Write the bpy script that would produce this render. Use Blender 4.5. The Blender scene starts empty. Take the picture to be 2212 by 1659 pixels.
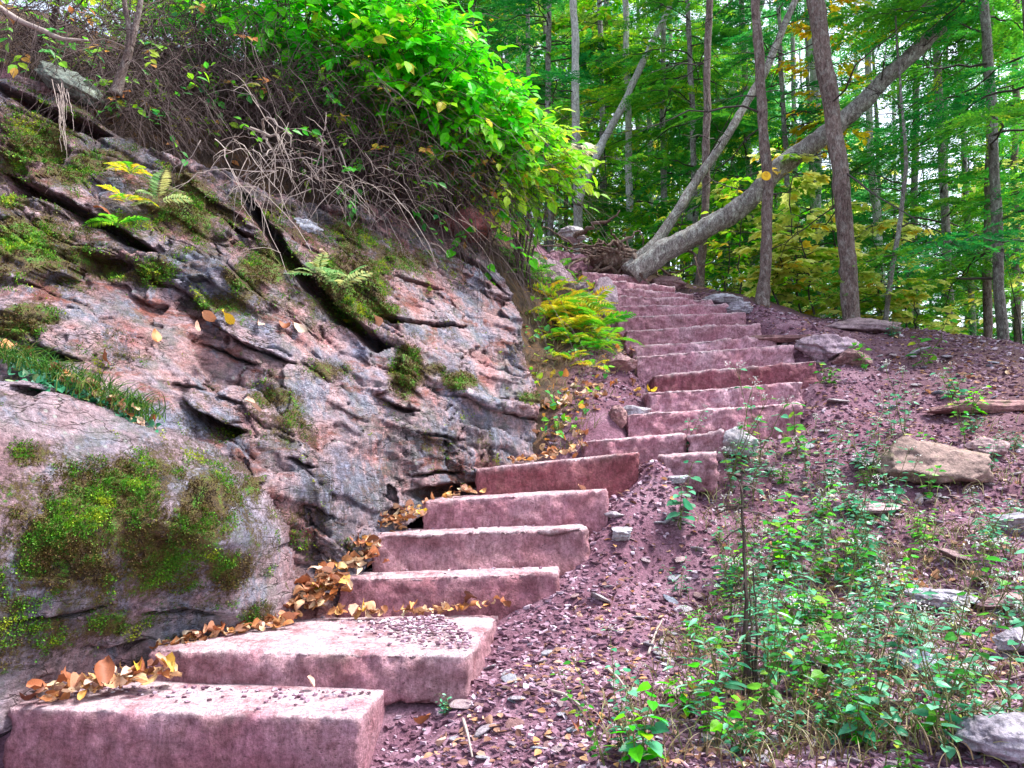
import bpy, bmesh, math
import numpy as np
from mathutils import Vector, Matrix

scn = bpy.context.scene
COL = scn.collection
R = math.radians
PI = math.pi

# ------------------------------------------------------------------ camera
FPX, PITCH = 800.0, R(5.6)
cd = bpy.data.cameras.new('camera')
cam = bpy.data.objects.new('camera', cd)
COL.objects.link(cam)
cam.location = (0, 0, 0)
cam.rotation_euler = (R(90) + PITCH, 0, 0)
cd.lens = FPX / 1024 * 36
cd.sensor_width = 36
cd.clip_start = .05
cd.clip_end = 1500
scn.camera = cam
K = 1024 / 2212


def at(u, v, Y):
    """a sight line measured on the photograph (2212 px wide view), taken to the distance Y"""
    a = (u * K - 512) / FPX
    b = (384 - v * K) / FPX
    y = math.cos(PITCH) - b * math.sin(PITCH)
    z = math.sin(PITCH) + b * math.cos(PITCH)
    return np.array((a, y, z)) * (Y / y)


# ------------------------------------------------------------------ noise
_rs = np.random.RandomState(7)
_perm = _rs.permutation(256)
_perm = np.concatenate([_perm, _perm, _perm])
_grad = _rs.normal(size=(256, 3))
_grad /= np.linalg.norm(_grad, axis=1)[:, None]


def pnoise(p):
    p = np.asarray(p, float)
    i = np.floor(p).astype(int)
    f = p - i
    i &= 255
    u = f * f * f * (f * (f * 6 - 15) + 10)
    out = 0
    for dx in (0, 1):
        for dy in (0, 1):
            for dz in (0, 1):
                h = _perm[_perm[_perm[(i[:, 0] + dx) & 255] + ((i[:, 1] + dy) & 255)] + ((i[:, 2] + dz) & 255)]
                g = _grad[h]
                d = g[:, 0] * (f[:, 0] - dx) + g[:, 1] * (f[:, 1] - dy) + g[:, 2] * (f[:, 2] - dz)
                wx = u[:, 0] if dx else 1 - u[:, 0]
                wy = u[:, 1] if dy else 1 - u[:, 1]
                wz = u[:, 2] if dz else 1 - u[:, 2]
                out = out + d * wx * wy * wz
    return out * 1.6


def fbm(p, s=1.0, oct=4, gain=.5, lac=2.1):
    p = np.asarray(p, float) * s
    a, o = 1.0, 0
    for k in range(oct):
        o = o + a * pnoise(p + k * 17.3)
        p = p * lac
        a *= gain
    return o


class TPS:
    def __init__(s, P, v, lam=1e-3):
        P = np.asarray(P, float)
        n = len(P)
        s.P = P
        A = np.zeros((n + 3, n + 3))
        A[:n, :n] = s.k(P, P) + lam * np.eye(n)
        A[:n, n] = A[n, :n] = 1
        A[:n, n + 1:] = P
        A[n + 1:, :n] = P.T
        b = np.zeros(n + 3)
        b[:n] = v
        s.w = np.linalg.solve(A, b)

    @staticmethod
    def k(a, b):
        d2 = ((a[:, None, :] - b[None]) ** 2).sum(-1)
        return .5 * d2 * np.log(d2 + 1e-12)

    def __call__(s, Q):
        Q = np.atleast_2d(np.asarray(Q, float))
        out = np.empty(len(Q))
        n = len(s.P)
        for i in range(0, len(Q), 20000):
            q = Q[i:i + 20000]
            out[i:i + 20000] = s.k(q, s.P) @ s.w[:n] + s.w[n] + q @ s.w[n + 1:]
        return out


def in_poly(P, poly):
    x, y = P[:, 0], P[:, 1]
    ins = np.zeros(len(P), bool)
    n = len(poly)
    for i in range(n):
        x1, y1 = poly[i]
        x2, y2 = poly[(i + 1) % n]
        if y1 == y2:
            continue
        c = (y1 > y) != (y2 > y)
        ins ^= c & (x < (x2 - x1) * (y - y1) / (y2 - y1) + x1)
    return ins


def norm(a):
    return a / (np.linalg.norm(a, axis=-1, keepdims=True) + 1e-9)


# ------------------------------------------------------------------ objects
def tag(o, label=None, cat=None, group=None, kind=None):
    if label:
        o['label'] = label
    if cat:
        o['category'] = cat
    if group:
        o['group'] = group
    if kind:
        o['kind'] = kind
    return o


def empty(name, loc, rz=0, sc=1.0):
    o = bpy.data.objects.new(name, None)
    COL.objects.link(o)
    o.location = tuple(float(c) for c in loc)
    o.rotation_euler = (0, 0, rz)
    o.scale = (sc, sc, sc)
    o.empty_display_size = .05
    return o


def mesh(name, V, F, mat, smooth=False, attrs=None):
    V = np.ascontiguousarray(V, dtype=np.float32).reshape(-1, 3)
    if not isinstance(F, (list, tuple)):
        F = [F]
    F = [np.asarray(f, np.int32) for f in F if len(f)]
    me = bpy.data.meshes.new(name)
    me.vertices.add(len(V))
    me.vertices.foreach_set('co', V.ravel())
    nl = sum(f.size for f in F)
    npoly = sum(len(f) for f in F)
    me.loops.add(nl)
    me.loops.foreach_set('vertex_index', np.concatenate([f.ravel() for f in F]))
    me.polygons.add(npoly)
    tot = np.concatenate([np.full(len(f), f.shape[1], np.int32) for f in F])
    st = np.concatenate([[0], np.cumsum(tot)[:-1]]).astype(np.int32)
    me.polygons.foreach_set('loop_start', st)
    me.polygons.foreach_set('loop_total', tot)
    me.polygons.foreach_set('use_smooth', np.full(npoly, smooth, bool))
    if attrs:
        for k, a in attrs.items():
            at_ = me.attributes.new(k, 'FLOAT', 'POINT')
            at_.data.foreach_set('value', np.ascontiguousarray(a, np.float32))
    me.update(calc_edges=True)
    if mat:
        me.materials.append(mat)
    return me


def obj(name, me, parent=None, loc=None):
    o = bpy.data.objects.new(name, me)
    COL.objects.link(o)
    if parent:
        o.parent = parent
    if loc is not None:
        o.location = tuple(float(c) for c in loc)
    return o


def copy_tree(o, parent=None):
    c = o.copy()
    COL.objects.link(c)
    c.parent = parent
    for ch in o.children:
        copy_tree(ch, c)
    return c


class MB:
    """collects shapes that become ONE mesh"""
    def __init__(s):
        s.V, s.F3, s.F4, s.A, s.n = [], [], [], [], 0

    def add(s, V, F, a=None):
        V = np.asarray(V, float).reshape(-1, 3)
        F = np.asarray(F, int)
        if len(F):
            (s.F4 if F.shape[1] == 4 else s.F3).append(F + s.n)
        s.V.append(V)
        s.A.append(np.full(len(V), .5) if a is None else np.broadcast_to(a, (len(V),)))
        s.n += len(V)

    def mesh(s, name, mat, smooth=False):
        F = []
        if s.F4:
            F.append(np.concatenate(s.F4))
        if s.F3:
            F.append(np.concatenate(s.F3))
        return mesh(name, np.concatenate(s.V), F, mat, smooth, {'rnd': np.concatenate(s.A)})

    # a batch of tubes: P (B,n,3), r (B,n)
    def tubes(s, P, r, sides=4, a=None):
        P = np.asarray(P, float)
        if P.ndim == 2:
            P = P[None]
        B, n, _ = P.shape
        r = np.broadcast_to(np.asarray(r, float), (B, n))
        T = norm(np.gradient(P, axis=1))
        ref = np.where(np.abs(T[:, :, 2:3]) > .93, np.array([1., .2, 0]), np.array([0, 0, 1.]))
        ref = np.broadcast_to(ref[:, :1], T.shape)
        S = norm(np.cross(T, ref))
        N = np.cross(S, T)
        th = np.arange(sides) * 2 * PI / sides
        ring = (np.cos(th)[:, None] * S[:, :, None, :] + np.sin(th)[:, None] * N[:, :, None, :]) * r[:, :, None, None]
        V = (P[:, :, None, :] + ring).reshape(-1, 3)
        i = np.arange(n - 1)[:, None] * sides
        j = np.arange(sides)[None]
        q = np.stack([i + j, i + (j + 1) % sides, i + sides + (j + 1) % sides, i + sides + j], -1).reshape(-1, 4)
        F = (np.arange(B)[:, None, None] * n * sides + q[None]).reshape(-1, 4)
        if a is not None:
            a = np.repeat(np.broadcast_to(a, (B,)), n * sides)
        s.add(V, F, a)

    # a batch of leaves from a flat template
    def leaves(s, pos, ax, nr, size, tpl, rnd, wid=1.0):
        TV, TF = tpl
        ax = norm(ax)
        sd = norm(np.cross(nr, ax))
        nr = np.cross(ax, sd)
        size = np.broadcast_to(size, (len(pos),))[:, None, None]
        V = pos[:, None] + size * (TV[None, :, 0:1] * wid * sd[:, None] + TV[None, :, 1:2] * ax[:, None] + TV[None, :, 2:3] * nr[:, None])
        n = len(TV)
        for f in TF:
            f = np.asarray(f)
            if f.size:
                s_F = (np.arange(len(pos))[:, None, None] * n + f[None]).reshape(-1, f.shape[1])
                (s.F4 if f.shape[1] == 4 else s.F3).append(s_F + s.n)
        s.V.append(V.reshape(-1, 3))
        s.A.append(np.repeat(np.broadcast_to(rnd, (len(pos),)), n))
        s.n += n * len(pos)


T_DIAMOND = (np.array([(0, 0, 0), (.2, .45, .02), (0, 1, 0), (-.2, .45, .02)]), [np.array([(0, 1, 2, 3)])])
T_OVAL = (np.array([(0, 0, 0), (.23, .25, .05), (.27, .55, .04), (0, 1, -.12), (-.27, .55, .04), (-.23, .25, .05), (0, .3, -.01), (0, .6, -.03)]),
          [np.array([(0, 1, 2 - 1 + 0, 6)])[:0], np.array([(1, 2, 7, 6), (5, 6, 7, 4)]), np.array([(0, 1, 6), (0, 6, 5), (2, 3, 7), (7, 3, 4)])])
T_LANCE = (np.array([(0, 0, 0), (.12, .3, .03), (.11, .6, .02), (0, 1, -.1), (-.11, .6, .02), (-.12, .3, .03), (0, .3, -.01), (0, .6, -.03)]), T_OVAL[1])
T_HEART = (np.array([(0, 0, 0), (.3, .0, .06), (.42, .3, .05), (.3, .65, .0), (0, 1.05, -.14), (-.3, .65, .0), (-.42, .3, .05), (-.3, .0, .06), (0, .35, -.02)]),
           [np.array([(0, 1, 2, 8), (8, 2, 3, 4), (8, 4, 5, 6), (0, 8, 6, 7)])])
T_MAPLE = (np.array([(0, 0, 0), (.2, .05, .03), (.5, .12, -.02), (.36, .36, .03), (.52, .62, -.05), (.26, .6, .02), (0, 1.05, -.1), (-.26, .6, .02), (-.52, .62, -.05), (-.36, .36, .03),
                     (-.5, .12, -.02), (-.2, .05, .03), (0, .4, -.02)]),
           [np.array([(0, 1, 3, 12), (12, 3, 5, 6), (12, 6, 7, 9), (0, 12, 9, 11)]), np.array([(1, 2, 3), (3, 4, 5), (7, 8, 9), (9, 10, 11)])])


# ------------------------------------------------------------------ materials
class NT:
    def __init__(s, name):
        s.m = bpy.data.materials.new(name)
        s.m.use_nodes = True
        s.t = s.m.node_tree
        s.t.nodes.clear()
        s.out = s.t.nodes.new('ShaderNodeOutputMaterial')

    def n(s, typ, **kw):
        nd = s.t.nodes.new('ShaderNode' + typ)
        for k, v in kw.items():
            if k.startswith('i_'):
                key = k[2:].replace('_', ' ')
                s.put(v, nd.inputs[key])
            else:
                setattr(nd, k, v)
        return nd

    def put(s, v, sock):
        if isinstance(v, bpy.types.NodeSocket):
            s.t.links.new(v, sock)
        elif isinstance(v, bpy.types.Node):
            s.t.links.new(v.outputs[0], sock)
        else:
            if isinstance(v, tuple) and len(v) == 3 and sock.type == 'RGBA':
                v = v + (1,)
            sock.default_value = v

    def coord(s, scale=(1, 1, 1), rot=(0, 0, 0)):
        tc = s.n('TexCoord')
        mp = s.n('Mapping')
        s.t.links.new(tc.outputs['Object'], mp.inputs['Vector'])
        mp.inputs['Scale'].default_value = scale
        mp.inputs['Rotation'].default_value = rot
        return mp.outputs[0]

    def noise(s, vec, scale, detail=5, rough=.6, dist=0):
        nd = s.n('TexNoise', i_Scale=scale, i_Detail=detail, i_Roughness=rough, i_Distortion=dist)
        s.put(vec, nd.inputs['Vector'])
        return nd.outputs['Fac']

    def ramp(s, fac, stops, interp='LINEAR'):
        nd = s.n('ValToRGB')
        cr = nd.color_ramp
        cr.interpolation = interp
        while len(cr.elements) > 1:
            cr.elements.remove(cr.elements[-1])
        for i, (p, c) in enumerate(stops):
            e = cr.elements[0] if i == 0 else cr.elements.new(p)
            e.position = p
            c = (c, c, c) if not isinstance(c, tuple) else c
            e.color = c + (1,)
        s.put(fac, nd.inputs[0])
        return nd.outputs[0]

    def mix(s, fac, a, b, mode='MIX'):
        nd = s.n('MixRGB', blend_type=mode)
        s.put(fac, nd.inputs[0])
        s.put(a, nd.inputs[1])
        s.put(b, nd.inputs[2])
        return nd.outputs[0]

    def math(s, op, a, b=0.0, clamp=False):
        nd = s.n('Math', operation=op, use_clamp=clamp)
        s.put(a, nd.inputs[0])
        s.put(b, nd.inputs[1])
        return nd.outputs[0]

    def attr(s, name):
        return s.n('Attribute', attribute_name=name).outputs['Fac']

    def bump(s, h, strength=.5, dist=.02):
        nd = s.n('Bump', i_Strength=strength, i_Distance=dist)
        s.put(h, nd.inputs['Height'])
        return nd.outputs[0]

    def pbr(s, col, rough=.8, bump=None, spec=.3):
        b = s.n('BsdfPrincipled')
        s.put(col, b.inputs['Base Color'])
        s.put(rough, b.inputs['Roughness'])
        b.inputs['Specular IOR Level'].default_value = spec
        if bump is not None:
            s.put(bump, b.inputs['Normal'])
        return b

    def done(s, sh):
        s.t.links.new(sh.outputs[0], s.out.inputs[0])
        return s.m


def leaf_mat(name, stops, trans=.45, rough=.45, spots=None, source='attr'):
    t = NT(name)
    f = t.attr('rnd') if source == 'attr' else t.n('ObjectInfo').outputs['Random']
    c = t.ramp(f, stops)
    if name.startswith(('hemlock', 'distant')):
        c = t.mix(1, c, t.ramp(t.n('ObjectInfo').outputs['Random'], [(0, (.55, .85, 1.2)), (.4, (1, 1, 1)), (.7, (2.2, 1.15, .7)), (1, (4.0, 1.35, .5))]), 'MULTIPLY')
    nz = t.noise(t.coord(), 28, 3)
    c = t.mix(1, c, t.ramp(nz, [(.3, .75), (.7, 1.2)]), 'MULTIPLY')
    if spots:
        c = t.mix(t.ramp(t.noise(t.coord(), 45, 2), [(.6, 0.), (.68, 1.)]), c, spots)
    b = t.pbr(c, rough, spec=.35)
    tr = t.n('BsdfTranslucent')
    t.put(c, tr.inputs['Color'])
    mx = t.n('MixShader')
    mx.inputs[0].default_value = trans
    t.t.links.new(b.outputs[0], mx.inputs[1])
    t.t.links.new(tr.outputs[0], mx.inputs[2])
    return t.done(mx)


def rock_mat(name, red=.5, pale=0.):
    t = NT(name)
    P = t.coord()
    B = t.coord((1.6, 1.6, 4.6), (0, R(-20), 0))
    big = t.noise(P, 1.7, 7, .66, .3)
    c = t.ramp(big, [(.28, (.22, .06, .055)), (.39, (.39, .20, .205)), (.47, (.44, .315, .335)), (.55, (.29, .26, .32)), (.61, (.20, .23, .34)), (.70, (.56, .43, .465))])
    if pale:
        c = t.mix(pale, c, (.34, .32, .40))
    c = t.mix(1, c, t.ramp(t.attr('block'), [(0, (.66, .56, .55)), (.35, (1.08, .92, .88)), (.7, (1.15, 1.12, 1.14)), (1, (1.5, 1.48, 1.52))]), 'MULTIPLY')
    bed = t.noise(t.coord((1.5, 1.5, 6.5), (0, R(-17), 0)), 5.5, 8, .76, .15)
    c = t.mix(1, c, t.ramp(bed, [(.33, (.42, .36, .37)), (.45, (.95, .92, .92)), (.6, (1.25, 1.22, 1.22))]), 'MULTIPLY')
    redm = t.ramp(t.noise(B, 1.5, 6, .66, .4), [(.54, 0.), (.62, 1.)])
    c = t.mix(t.math('MULTIPLY', redm, red), c, (.27, .075, .05))
    fine = t.noise(P, 30, 8, .82, .2)
    c = t.mix(1, c, t.ramp(fine, [(.34, (.26, .22, .25)), (.45, (.80, .78, .80)), (.52, (1.0, 1.0, 1.0)), (.66, (1.7, 1.65, 1.68))]), 'MULTIPLY')
    # hairline fractures
    wp = t.n('VectorMath', operation='ADD')
    t.put(B, wp.inputs[0])
    nz = t.n('TexNoise', i_Scale=5.0, i_Detail=4.0)
    t.put(B, nz.inputs['Vector'])
    sc = t.n('VectorMath', operation='SCALE')
    t.put(nz.outputs['Color'], sc.inputs[0])
    sc.inputs['Scale'].default_value = .35
    t.put(sc.outputs[0], wp.inputs[1])
    ve = t.n('TexVoronoi', feature='DISTANCE_TO_EDGE', i_Scale=2.4)
    t.put(wp.outputs[0], ve.inputs['Vector'])
    fr = t.math('MULTIPLY', t.ramp(ve.outputs['Distance'], [(.004, 1.), (.03, 0.)]), t.ramp(t.noise(P, 2.4, 3), [(.45, 0.), (.55, .9)]))
    c = t.mix(fr, c, (.05, .03, .03))
    # pale lichen flecks
    vo = t.n('TexVoronoi', feature='F1', i_Scale=19.0, i_Randomness=1.0)
    t.put(P, vo.inputs['Vector'])
    li = t.math('MULTIPLY', t.ramp(vo.outputs['Distance'], [(.13, 1.), (.22, 0.)]), t.ramp(t.noise(P, 2.2, 4, .7), [(.52, 0.), (.60, 1.)]))
    c = t.mix(t.math('MULTIPLY', li, .7), c, (.55, .60, .56))
    gl = t.ramp(t.noise(P, 3.4, 7, .8), [(.50, 0.), (.60, .8)])
    c = t.mix(t.math('MULTIPLY', gl, .5), c, (.14, .20, .15))
    bl = t.ramp(t.noise(t.coord((3, 3, 1.2)), 1.6, 7, .78), [(.52, 0.), (.60, .75)])
    c = t.mix(bl, c, t.ramp(fine, [(.38, (.06, .065, .10)), (.5, (.22, .25, .36)), (.62, (.48, .50, .60))]))
    # stains that run down the face
    st = t.attr('stain')
    sn = t.ramp(t.noise(t.coord((15, 15, 1.1)), 1.4, 6, .72), [(.43, 0.), (.54, 1.)])
    c = t.mix(t.math('MULTIPLY', t.math('MULTIPLY', st, sn), .85), c, (.045, .042, .055))
    # moss, thinning out at its edges
    mo = t.attr('moss')
    mn = t.math('ADD', t.math('MULTIPLY', t.noise(P, 8, 7, .8), .5), t.math('MULTIPLY', t.noise(P, 55, 5, .85), .5))
    ms = t.math('ADD', mo, t.math('MULTIPLY', t.math('SUBTRACT', mn, .5), 3.4))
    mf = t.ramp(ms, [(.26, 0.), (.52, .97)])
    mc = t.ramp(t.math('ADD', t.math('MULTIPLY', t.noise(P, 10, 7, .8), .8), t.math('MULTIPLY', ms, .13)), [(.36, (.035, .027, .016)), (.45, (.12, .07, .018)), (.52, (.15, .14, .02)), (.57, (.06, .28, .01)), (.64, (.26, .44, .015)), (.74, (.52, .52, .03))])
    mc = t.mix(1, mc, t.ramp(t.noise(P, 120, 4, .85), [(.34, .3), (.62, 1.6)]), 'MULTIPLY')
    c = t.mix(mf, c, mc)
    h = t.math('ADD', t.math('MULTIPLY', fine, 1.3), t.math('MULTIPLY', t.noise(B, 12, 8, .8, .2), 1.0))
    h = t.math('ADD', h, t.math('MULTIPLY', fr, -1.2))
    h = t.math('ADD', h, t.math('MULTIPLY', t.noise(P, 95, 4, .75), .4))
    h = t.math('ADD', h, t.math('MULTIPLY', mf, t.math('MULTIPLY', t.noise(P, 80, 4, .85), 1.3)))
    return t.done(t.pbr(c, .72, t.bump(h, 1.0, .03), .4))


def step_mat(name):
    t = NT(name)
    P = t.coord()
    oc = t.n('ObjectInfo').outputs['Color']
    big = t.noise(P, 2.3, 5, .6, .4)
    c = t.ramp(big, [(.3, (.25, .095, .115)), (.5, (.36, .18, .22)), (.7, (.47, .29, .335))])
    c = t.mix(1, c, oc, 'MULTIPLY')
    fine = t.noise(P, 45, 7, .8)
    c = t.mix(1, c, t.ramp(fine, [(.3, (.40, .34, .38)), (.48, (.95, .95, .95)), (.7, (1.5, 1.5, 1.55))]), 'MULTIPLY')
    ch = t.noise(t.coord((22, 12, 7), (0, R(-50), 0)), 1.5, 7, .78, .6)
    c = t.mix(.5, c, t.ramp(ch, [(.38, (.50, .40, .43)), (.5, (1, 1, 1)), (.6, (1.3, 1.3, 1.3))]), 'MULTIPLY')
    blo = t.noise(P, 6, 7, .78, .5)
    c = t.mix(1, c, t.ramp(blo, [(.34, (.62, .50, .50)), (.5, (1, 1, 1)), (.64, (1.22, 1.24, 1.28))]), 'MULTIPLY')
    vp = t.n('TexVoronoi', feature='F1', i_Scale=30.0)
    t.put(t.coord((1, 1, 1.8)), vp.inputs['Vector'])
    pit = t.math('MULTIPLY', t.ramp(vp.outputs['Distance'], [(.10, 1.), (.2, 0.)]), t.ramp(t.noise(P, 5, 4), [(.5, 0.), (.6, .8)]))
    c = t.mix(pit, c, (.10, .05, .055))
    # drip stains
    sn = t.ramp(t.noise(t.coord((7, 7, .6)), 1.3, 5, .7), [(.54, 0.), (.68, 1.)])
    c = t.mix(t.math('MULTIPLY', sn, .38), c, (.13, .055, .05))
    # pale dusty treads and worn arrises; light caught by top edges painted in
    du = t.math('MULTIPLY', t.attr('dust_light'), t.ramp(t.noise(P, 4.5, 6, .7), [(.38, .12), (.54, 1.)]))
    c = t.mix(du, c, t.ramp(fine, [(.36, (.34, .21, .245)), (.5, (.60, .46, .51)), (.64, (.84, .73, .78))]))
    al = t.ramp(t.noise(P, 1.7, 4, .6), [(.64, 0.), (.76, .4)])
    c = t.mix(al, c, (.16, .13, .07))
    h = t.math('ADD', t.math('MULTIPLY', fine, .9), t.math('MULTIPLY', ch, .8))
    h = t.math('ADD', h, t.math('MULTIPLY', t.noise(P, 13, 6, .75), 1.5))
    return t.done(t.pbr(c, .8, t.bump(h, 1.0, .022), .3))


def bark_mat(name, c0, c1, c2, lichen=.35, scale=1.0):
    t = NT(name)
    P = t.coord((17 * scale, 17 * scale, 4.5 * scale))
    n1 = t.noise(P, 1.7, 8, .78, .5)
    c = t.ramp(n1, [(.34, c0), (.48, c1), (.64, c2)])
    l = t.ramp(t.noise(t.coord((1, 1, .7)), 15, 7, .8), [(.50, 0.), (.60, lichen)])
    c = t.mix(l, c, (.56, .60, .56))
    fine = t.noise(P, 6, 6, .78)
    c = t.mix(1, c, t.ramp(fine, [(.34, .38), (.5, 1.), (.66, 1.6)]), 'MULTIPLY')
    big = t.noise(t.coord((1, 1, .4)), 2.2, 4)
    c = t.mix(1, c, t.ramp(big, [(.35, (.7, .66, .66)), (.65, (1.2, 1.2, 1.2))]), 'MULTIPLY')
    h = t.math('ADD', n1, t.math('MULTIPLY', fine, .6))
    return t.done(t.pbr(c, .85, t.bump(h, 1.0, .03), .2))


def ground_mat():
    t = NT('ground')
    P = t.coord()
    wood = t.attr('wood')
    n1 = t.noise(P, 3.0, 7, .7)
    c = t.ramp(n1, [(.3, (.10, .038, .058)), (.5, (.19, .092, .135)), (.7, (.30, .18, .235))])
    f = t.noise(P, 60, 5, .75)
    c = t.mix(1, c, t.ramp(f, [(.3, .4), (.5, .95), (.72, 1.7)]), 'MULTIPLY')
    lw = t.ramp(t.noise(P, 8, 6, .75), [(.3, (.03, .022, .02)), (.5, (.085, .055, .04)), (.62, (.16, .085, .045)), (.72, (.07, .10, .03))])
    c = t.mix(wood, c, lw)
    h = t.math('ADD', t.noise(P, 25, 6, .75), t.math('MULTIPLY', f, .6))
    return t.done(t.pbr(c, .9, t.bump(h, .8, .03), .2))


def chip_mat(name, stops):
    t = NT(name)
    c = t.ramp(t.attr('rnd'), stops)
    c = t.mix(1, c, t.ramp(t.noise(t.coord(), 40, 4, .7), [(.3, .7), (.7, 1.3)]), 'MULTIPLY')
    return t.done(t.pbr(c, .75, t.bump(t.noise(t.coord(), 70, 4, .7), .4, .01), .3))


def stone_mat():
    t = NT('loose_stone')
    P = t.coord()
    c = t.ramp(t.n('ObjectInfo').outputs['Random'], [(0, (.23, .12, .12)), (.25, (.34, .26, .28)), (.5, (.29, .28, .33)), (.75, (.38, .35, .36)), (1, (.24, .27, .34))])
    c = t.mix(1, c, t.n('ObjectInfo').outputs['Color'], 'MULTIPLY')
    c = t.mix(1, c, t.ramp(t.noise(P, 6, 7, .75), [(.32, (.42, .36, .38)), (.66, (1.45, 1.45, 1.5))]), 'MULTIPLY')
    c = t.mix(1, c, t.ramp(t.noise(P, 40, 6, .8), [(.34, .45), (.64, 1.5)]), 'MULTIPLY')
    c = t.mix(t.ramp(t.noise(P, 7, 6, .8), [(.56, 0.), (.64, .6)]), c, (.10, .11, .04))
    c = t.mix(t.ramp(t.noise(P, 4, 4), [(.62, 0.), (.75, .5)]), c, (.2, .08, .07))
    h = t.math('ADD', t.noise(P, 16, 6, .7), t.math('MULTIPLY', t.noise(P, 60, 4, .7), .5))
    return t.done(t.pbr(c, .75, t.bump(h, .7, .02), .3))


def plain_mat(name, col, rough=.7):
    t = NT(name)
    c = t.mix(1, col, t.ramp(t.noise(t.coord(), 25, 4), [(.3, .7), (.7, 1.3)]), 'MULTIPLY')
    return t.done(t.pbr(c, rough, None, .25))


M = {}
M['rock'] = rock_mat('layered_rock', .85)
M['boulder'] = rock_mat('boulder_rock', .15, .55)
M['step'] = step_mat('pink_sandstone')
M['ground'] = ground_mat()
M['stone'] = stone_mat()
M['chip'] = chip_mat('shale_chips', [(0, (.07, .028, .045)), (.35, (.18, .09, .135)), (.62, (.31, .20, .27)), (.85, (.50, .41, .49)), (1, (.74, .70, .78))])
M['bark_grey'] = bark_mat('bark_grey', (.07, .06, .055), (.20, .18, .175), (.34, .33, .33), .55)
M['bark_brown'] = bark_mat('bark_brown', (.06, .04, .038), (.175, .125, .115), (.30, .24, .225), .3)
M['bark_pale'] = bark_mat('bark_pale', (.14, .13, .13), (.46, .46, .46), (.68, .69, .69), .7)
M['bark_log'] = bark_mat('bark_log', (.05, .042, .04), (.22, .195, .185), (.42, .40, .385), .75)
M['root'] = bark_mat('root_wood', (.05, .03, .025), (.16, .10, .08), (.27, .20, .17), .15)
M['twig'] = plain_mat('brown_twig', (.075, .05, .05))
M['twig_pale'] = plain_mat('pale_twig', (.33, .27, .25))
M['branch'] = plain_mat('dark_branch', (.05, .042, .04))
M['stem'] = plain_mat('green_stem', (.11, .12, .04))
M['deadstem'] = plain_mat('dead_stem', (.05, .035, .03))
M['leaf_bright'] = leaf_mat('bright_leaf', [(0, (.02, .42, .004)), (.3, (.06, .64, .006)), (.65, (.18, .78, .008)), (.93, (.45, .84, .015)), (1, (.85, .66, .08))], .62)
M['leaf_lime'] = leaf_mat('lime_leaf', [(0, (.10, .58, .01)), (.5, (.34, .78, .015)), (.88, (.64, .82, .06)), (1, (.8, .55, .05))], .62)
M['leaf_mixed'] = leaf_mat('mixed_brush_leaf', [(0, (.04, .30, .10)), (.35, (.10, .50, .02)), (.6, (.35, .66, .02)), (.8, (.60, .30, .06)), (1, (.55, .20, .06))], .5)
M['leaf_cream'] = leaf_mat('cream_leaf', [(0, (.60, .62, .22)), (1, (.78, .72, .50))], .4)
M['leaf_yellow'] = leaf_mat('yellow_leaf', [(0, (.14, .44, .02)), (.25, (.42, .64, .05)), (.55, (.80, .86, .26)), (.9, (.88, .84, .2)), (1, (.8, .55, .04))], .68)
M['leaf_gold'] = leaf_mat('gold_leaf', [(0, (.55, .55, .02)), (.5, (.85, .64, .02)), (1, (.80, .40, .02))], .58)
M['leaf_green'] = leaf_mat('green_leaf', [(0, (.015, .17, .02)), (.5, (.05, .34, .025)), (.85, (.15, .46, .03)), (1, (.4, .5, .04))], .5)
M['leaf_teal'] = leaf_mat('bluish_leaf', [(0, (.02, .17, .07)), (.45, (.06, .34, .17)), (.8, (.16, .48, .28)), (.93, (.34, .60, .46)), (1, (.40, .50, .08))], .35, .35)
M['hemlock'] = leaf_mat('hemlock_needles', [(0, (.01, .14, .03)), (.45, (.03, .32, .04)), (.8, (.08, .46, .04)), (1, (.20, .52, .05))], .45, .5)
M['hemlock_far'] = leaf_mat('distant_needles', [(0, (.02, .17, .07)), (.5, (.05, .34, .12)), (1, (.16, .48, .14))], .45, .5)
M['fern'] = leaf_mat('fern_green', [(0, (.04, .34, .015)), (.5, (.14, .56, .02)), (1, (.42, .66, .04))], .5)
M['fern_gold'] = leaf_mat('fern_gold', [(0, (.10, .42, .015)), (.3, (.36, .60, .02)), (.65, (.78, .60, .03)), (1, (.66, .24, .03))], .5)
M['fern_pale'] = leaf_mat('fern_pale', [(0, (.12, .34, .10)), (.6, (.35, .50, .22)), (1, (.55, .55, .2))], .4)
M['flower'] = plain_mat('white_flower', (.58, .56, .55))
M['moss'] = leaf_mat('moss_shoots', [(0, (.03, .022, .015)), (.28, (.10, .055, .018)), (.46, (.13, .12, .018)), (.6, (.04, .20, .012)), (.8, (.14, .36, .015)), (1, (.42, .48, .03))], .2, .7)
M['grass'] = leaf_mat('grass_blade', [(0, (.03, .14, .02)), (.6, (.10, .30, .04)), (1, (.35, .36, .10))], .35)
M['drygrass'] = leaf_mat('dry_grass', [(0, (.14, .09, .05)), (.5, (.30, .22, .12)), (.8, (.16, .22, .05)), (1, (.42, .34, .22))], .3)
M['dead'] = leaf_mat('fallen_leaf', [(0, (.13, .045, .03)), (.18, (.36, .11, .04)), (.34, (.52, .25, .15)), (.5, (.62, .42, .34)), (.64, (.62, .20, .03)), (.78, (.68, .60, .48)), (.9, (.42, .22, .13)), (1, (.74, .50, .02))], .15, .6, (.16, .07, .04), 'obj')
M['dead_heap'] = leaf_mat('heaped_leaf', [(0, (.16, .06, .03)), (.25, (.40, .15, .05)), (.5, (.55, .32, .18)), (.7, (.60, .44, .30)), (.85, (.62, .28, .04)), (1, (.68, .60, .44))], .2, .6, (.16, .07, .04))
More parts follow.
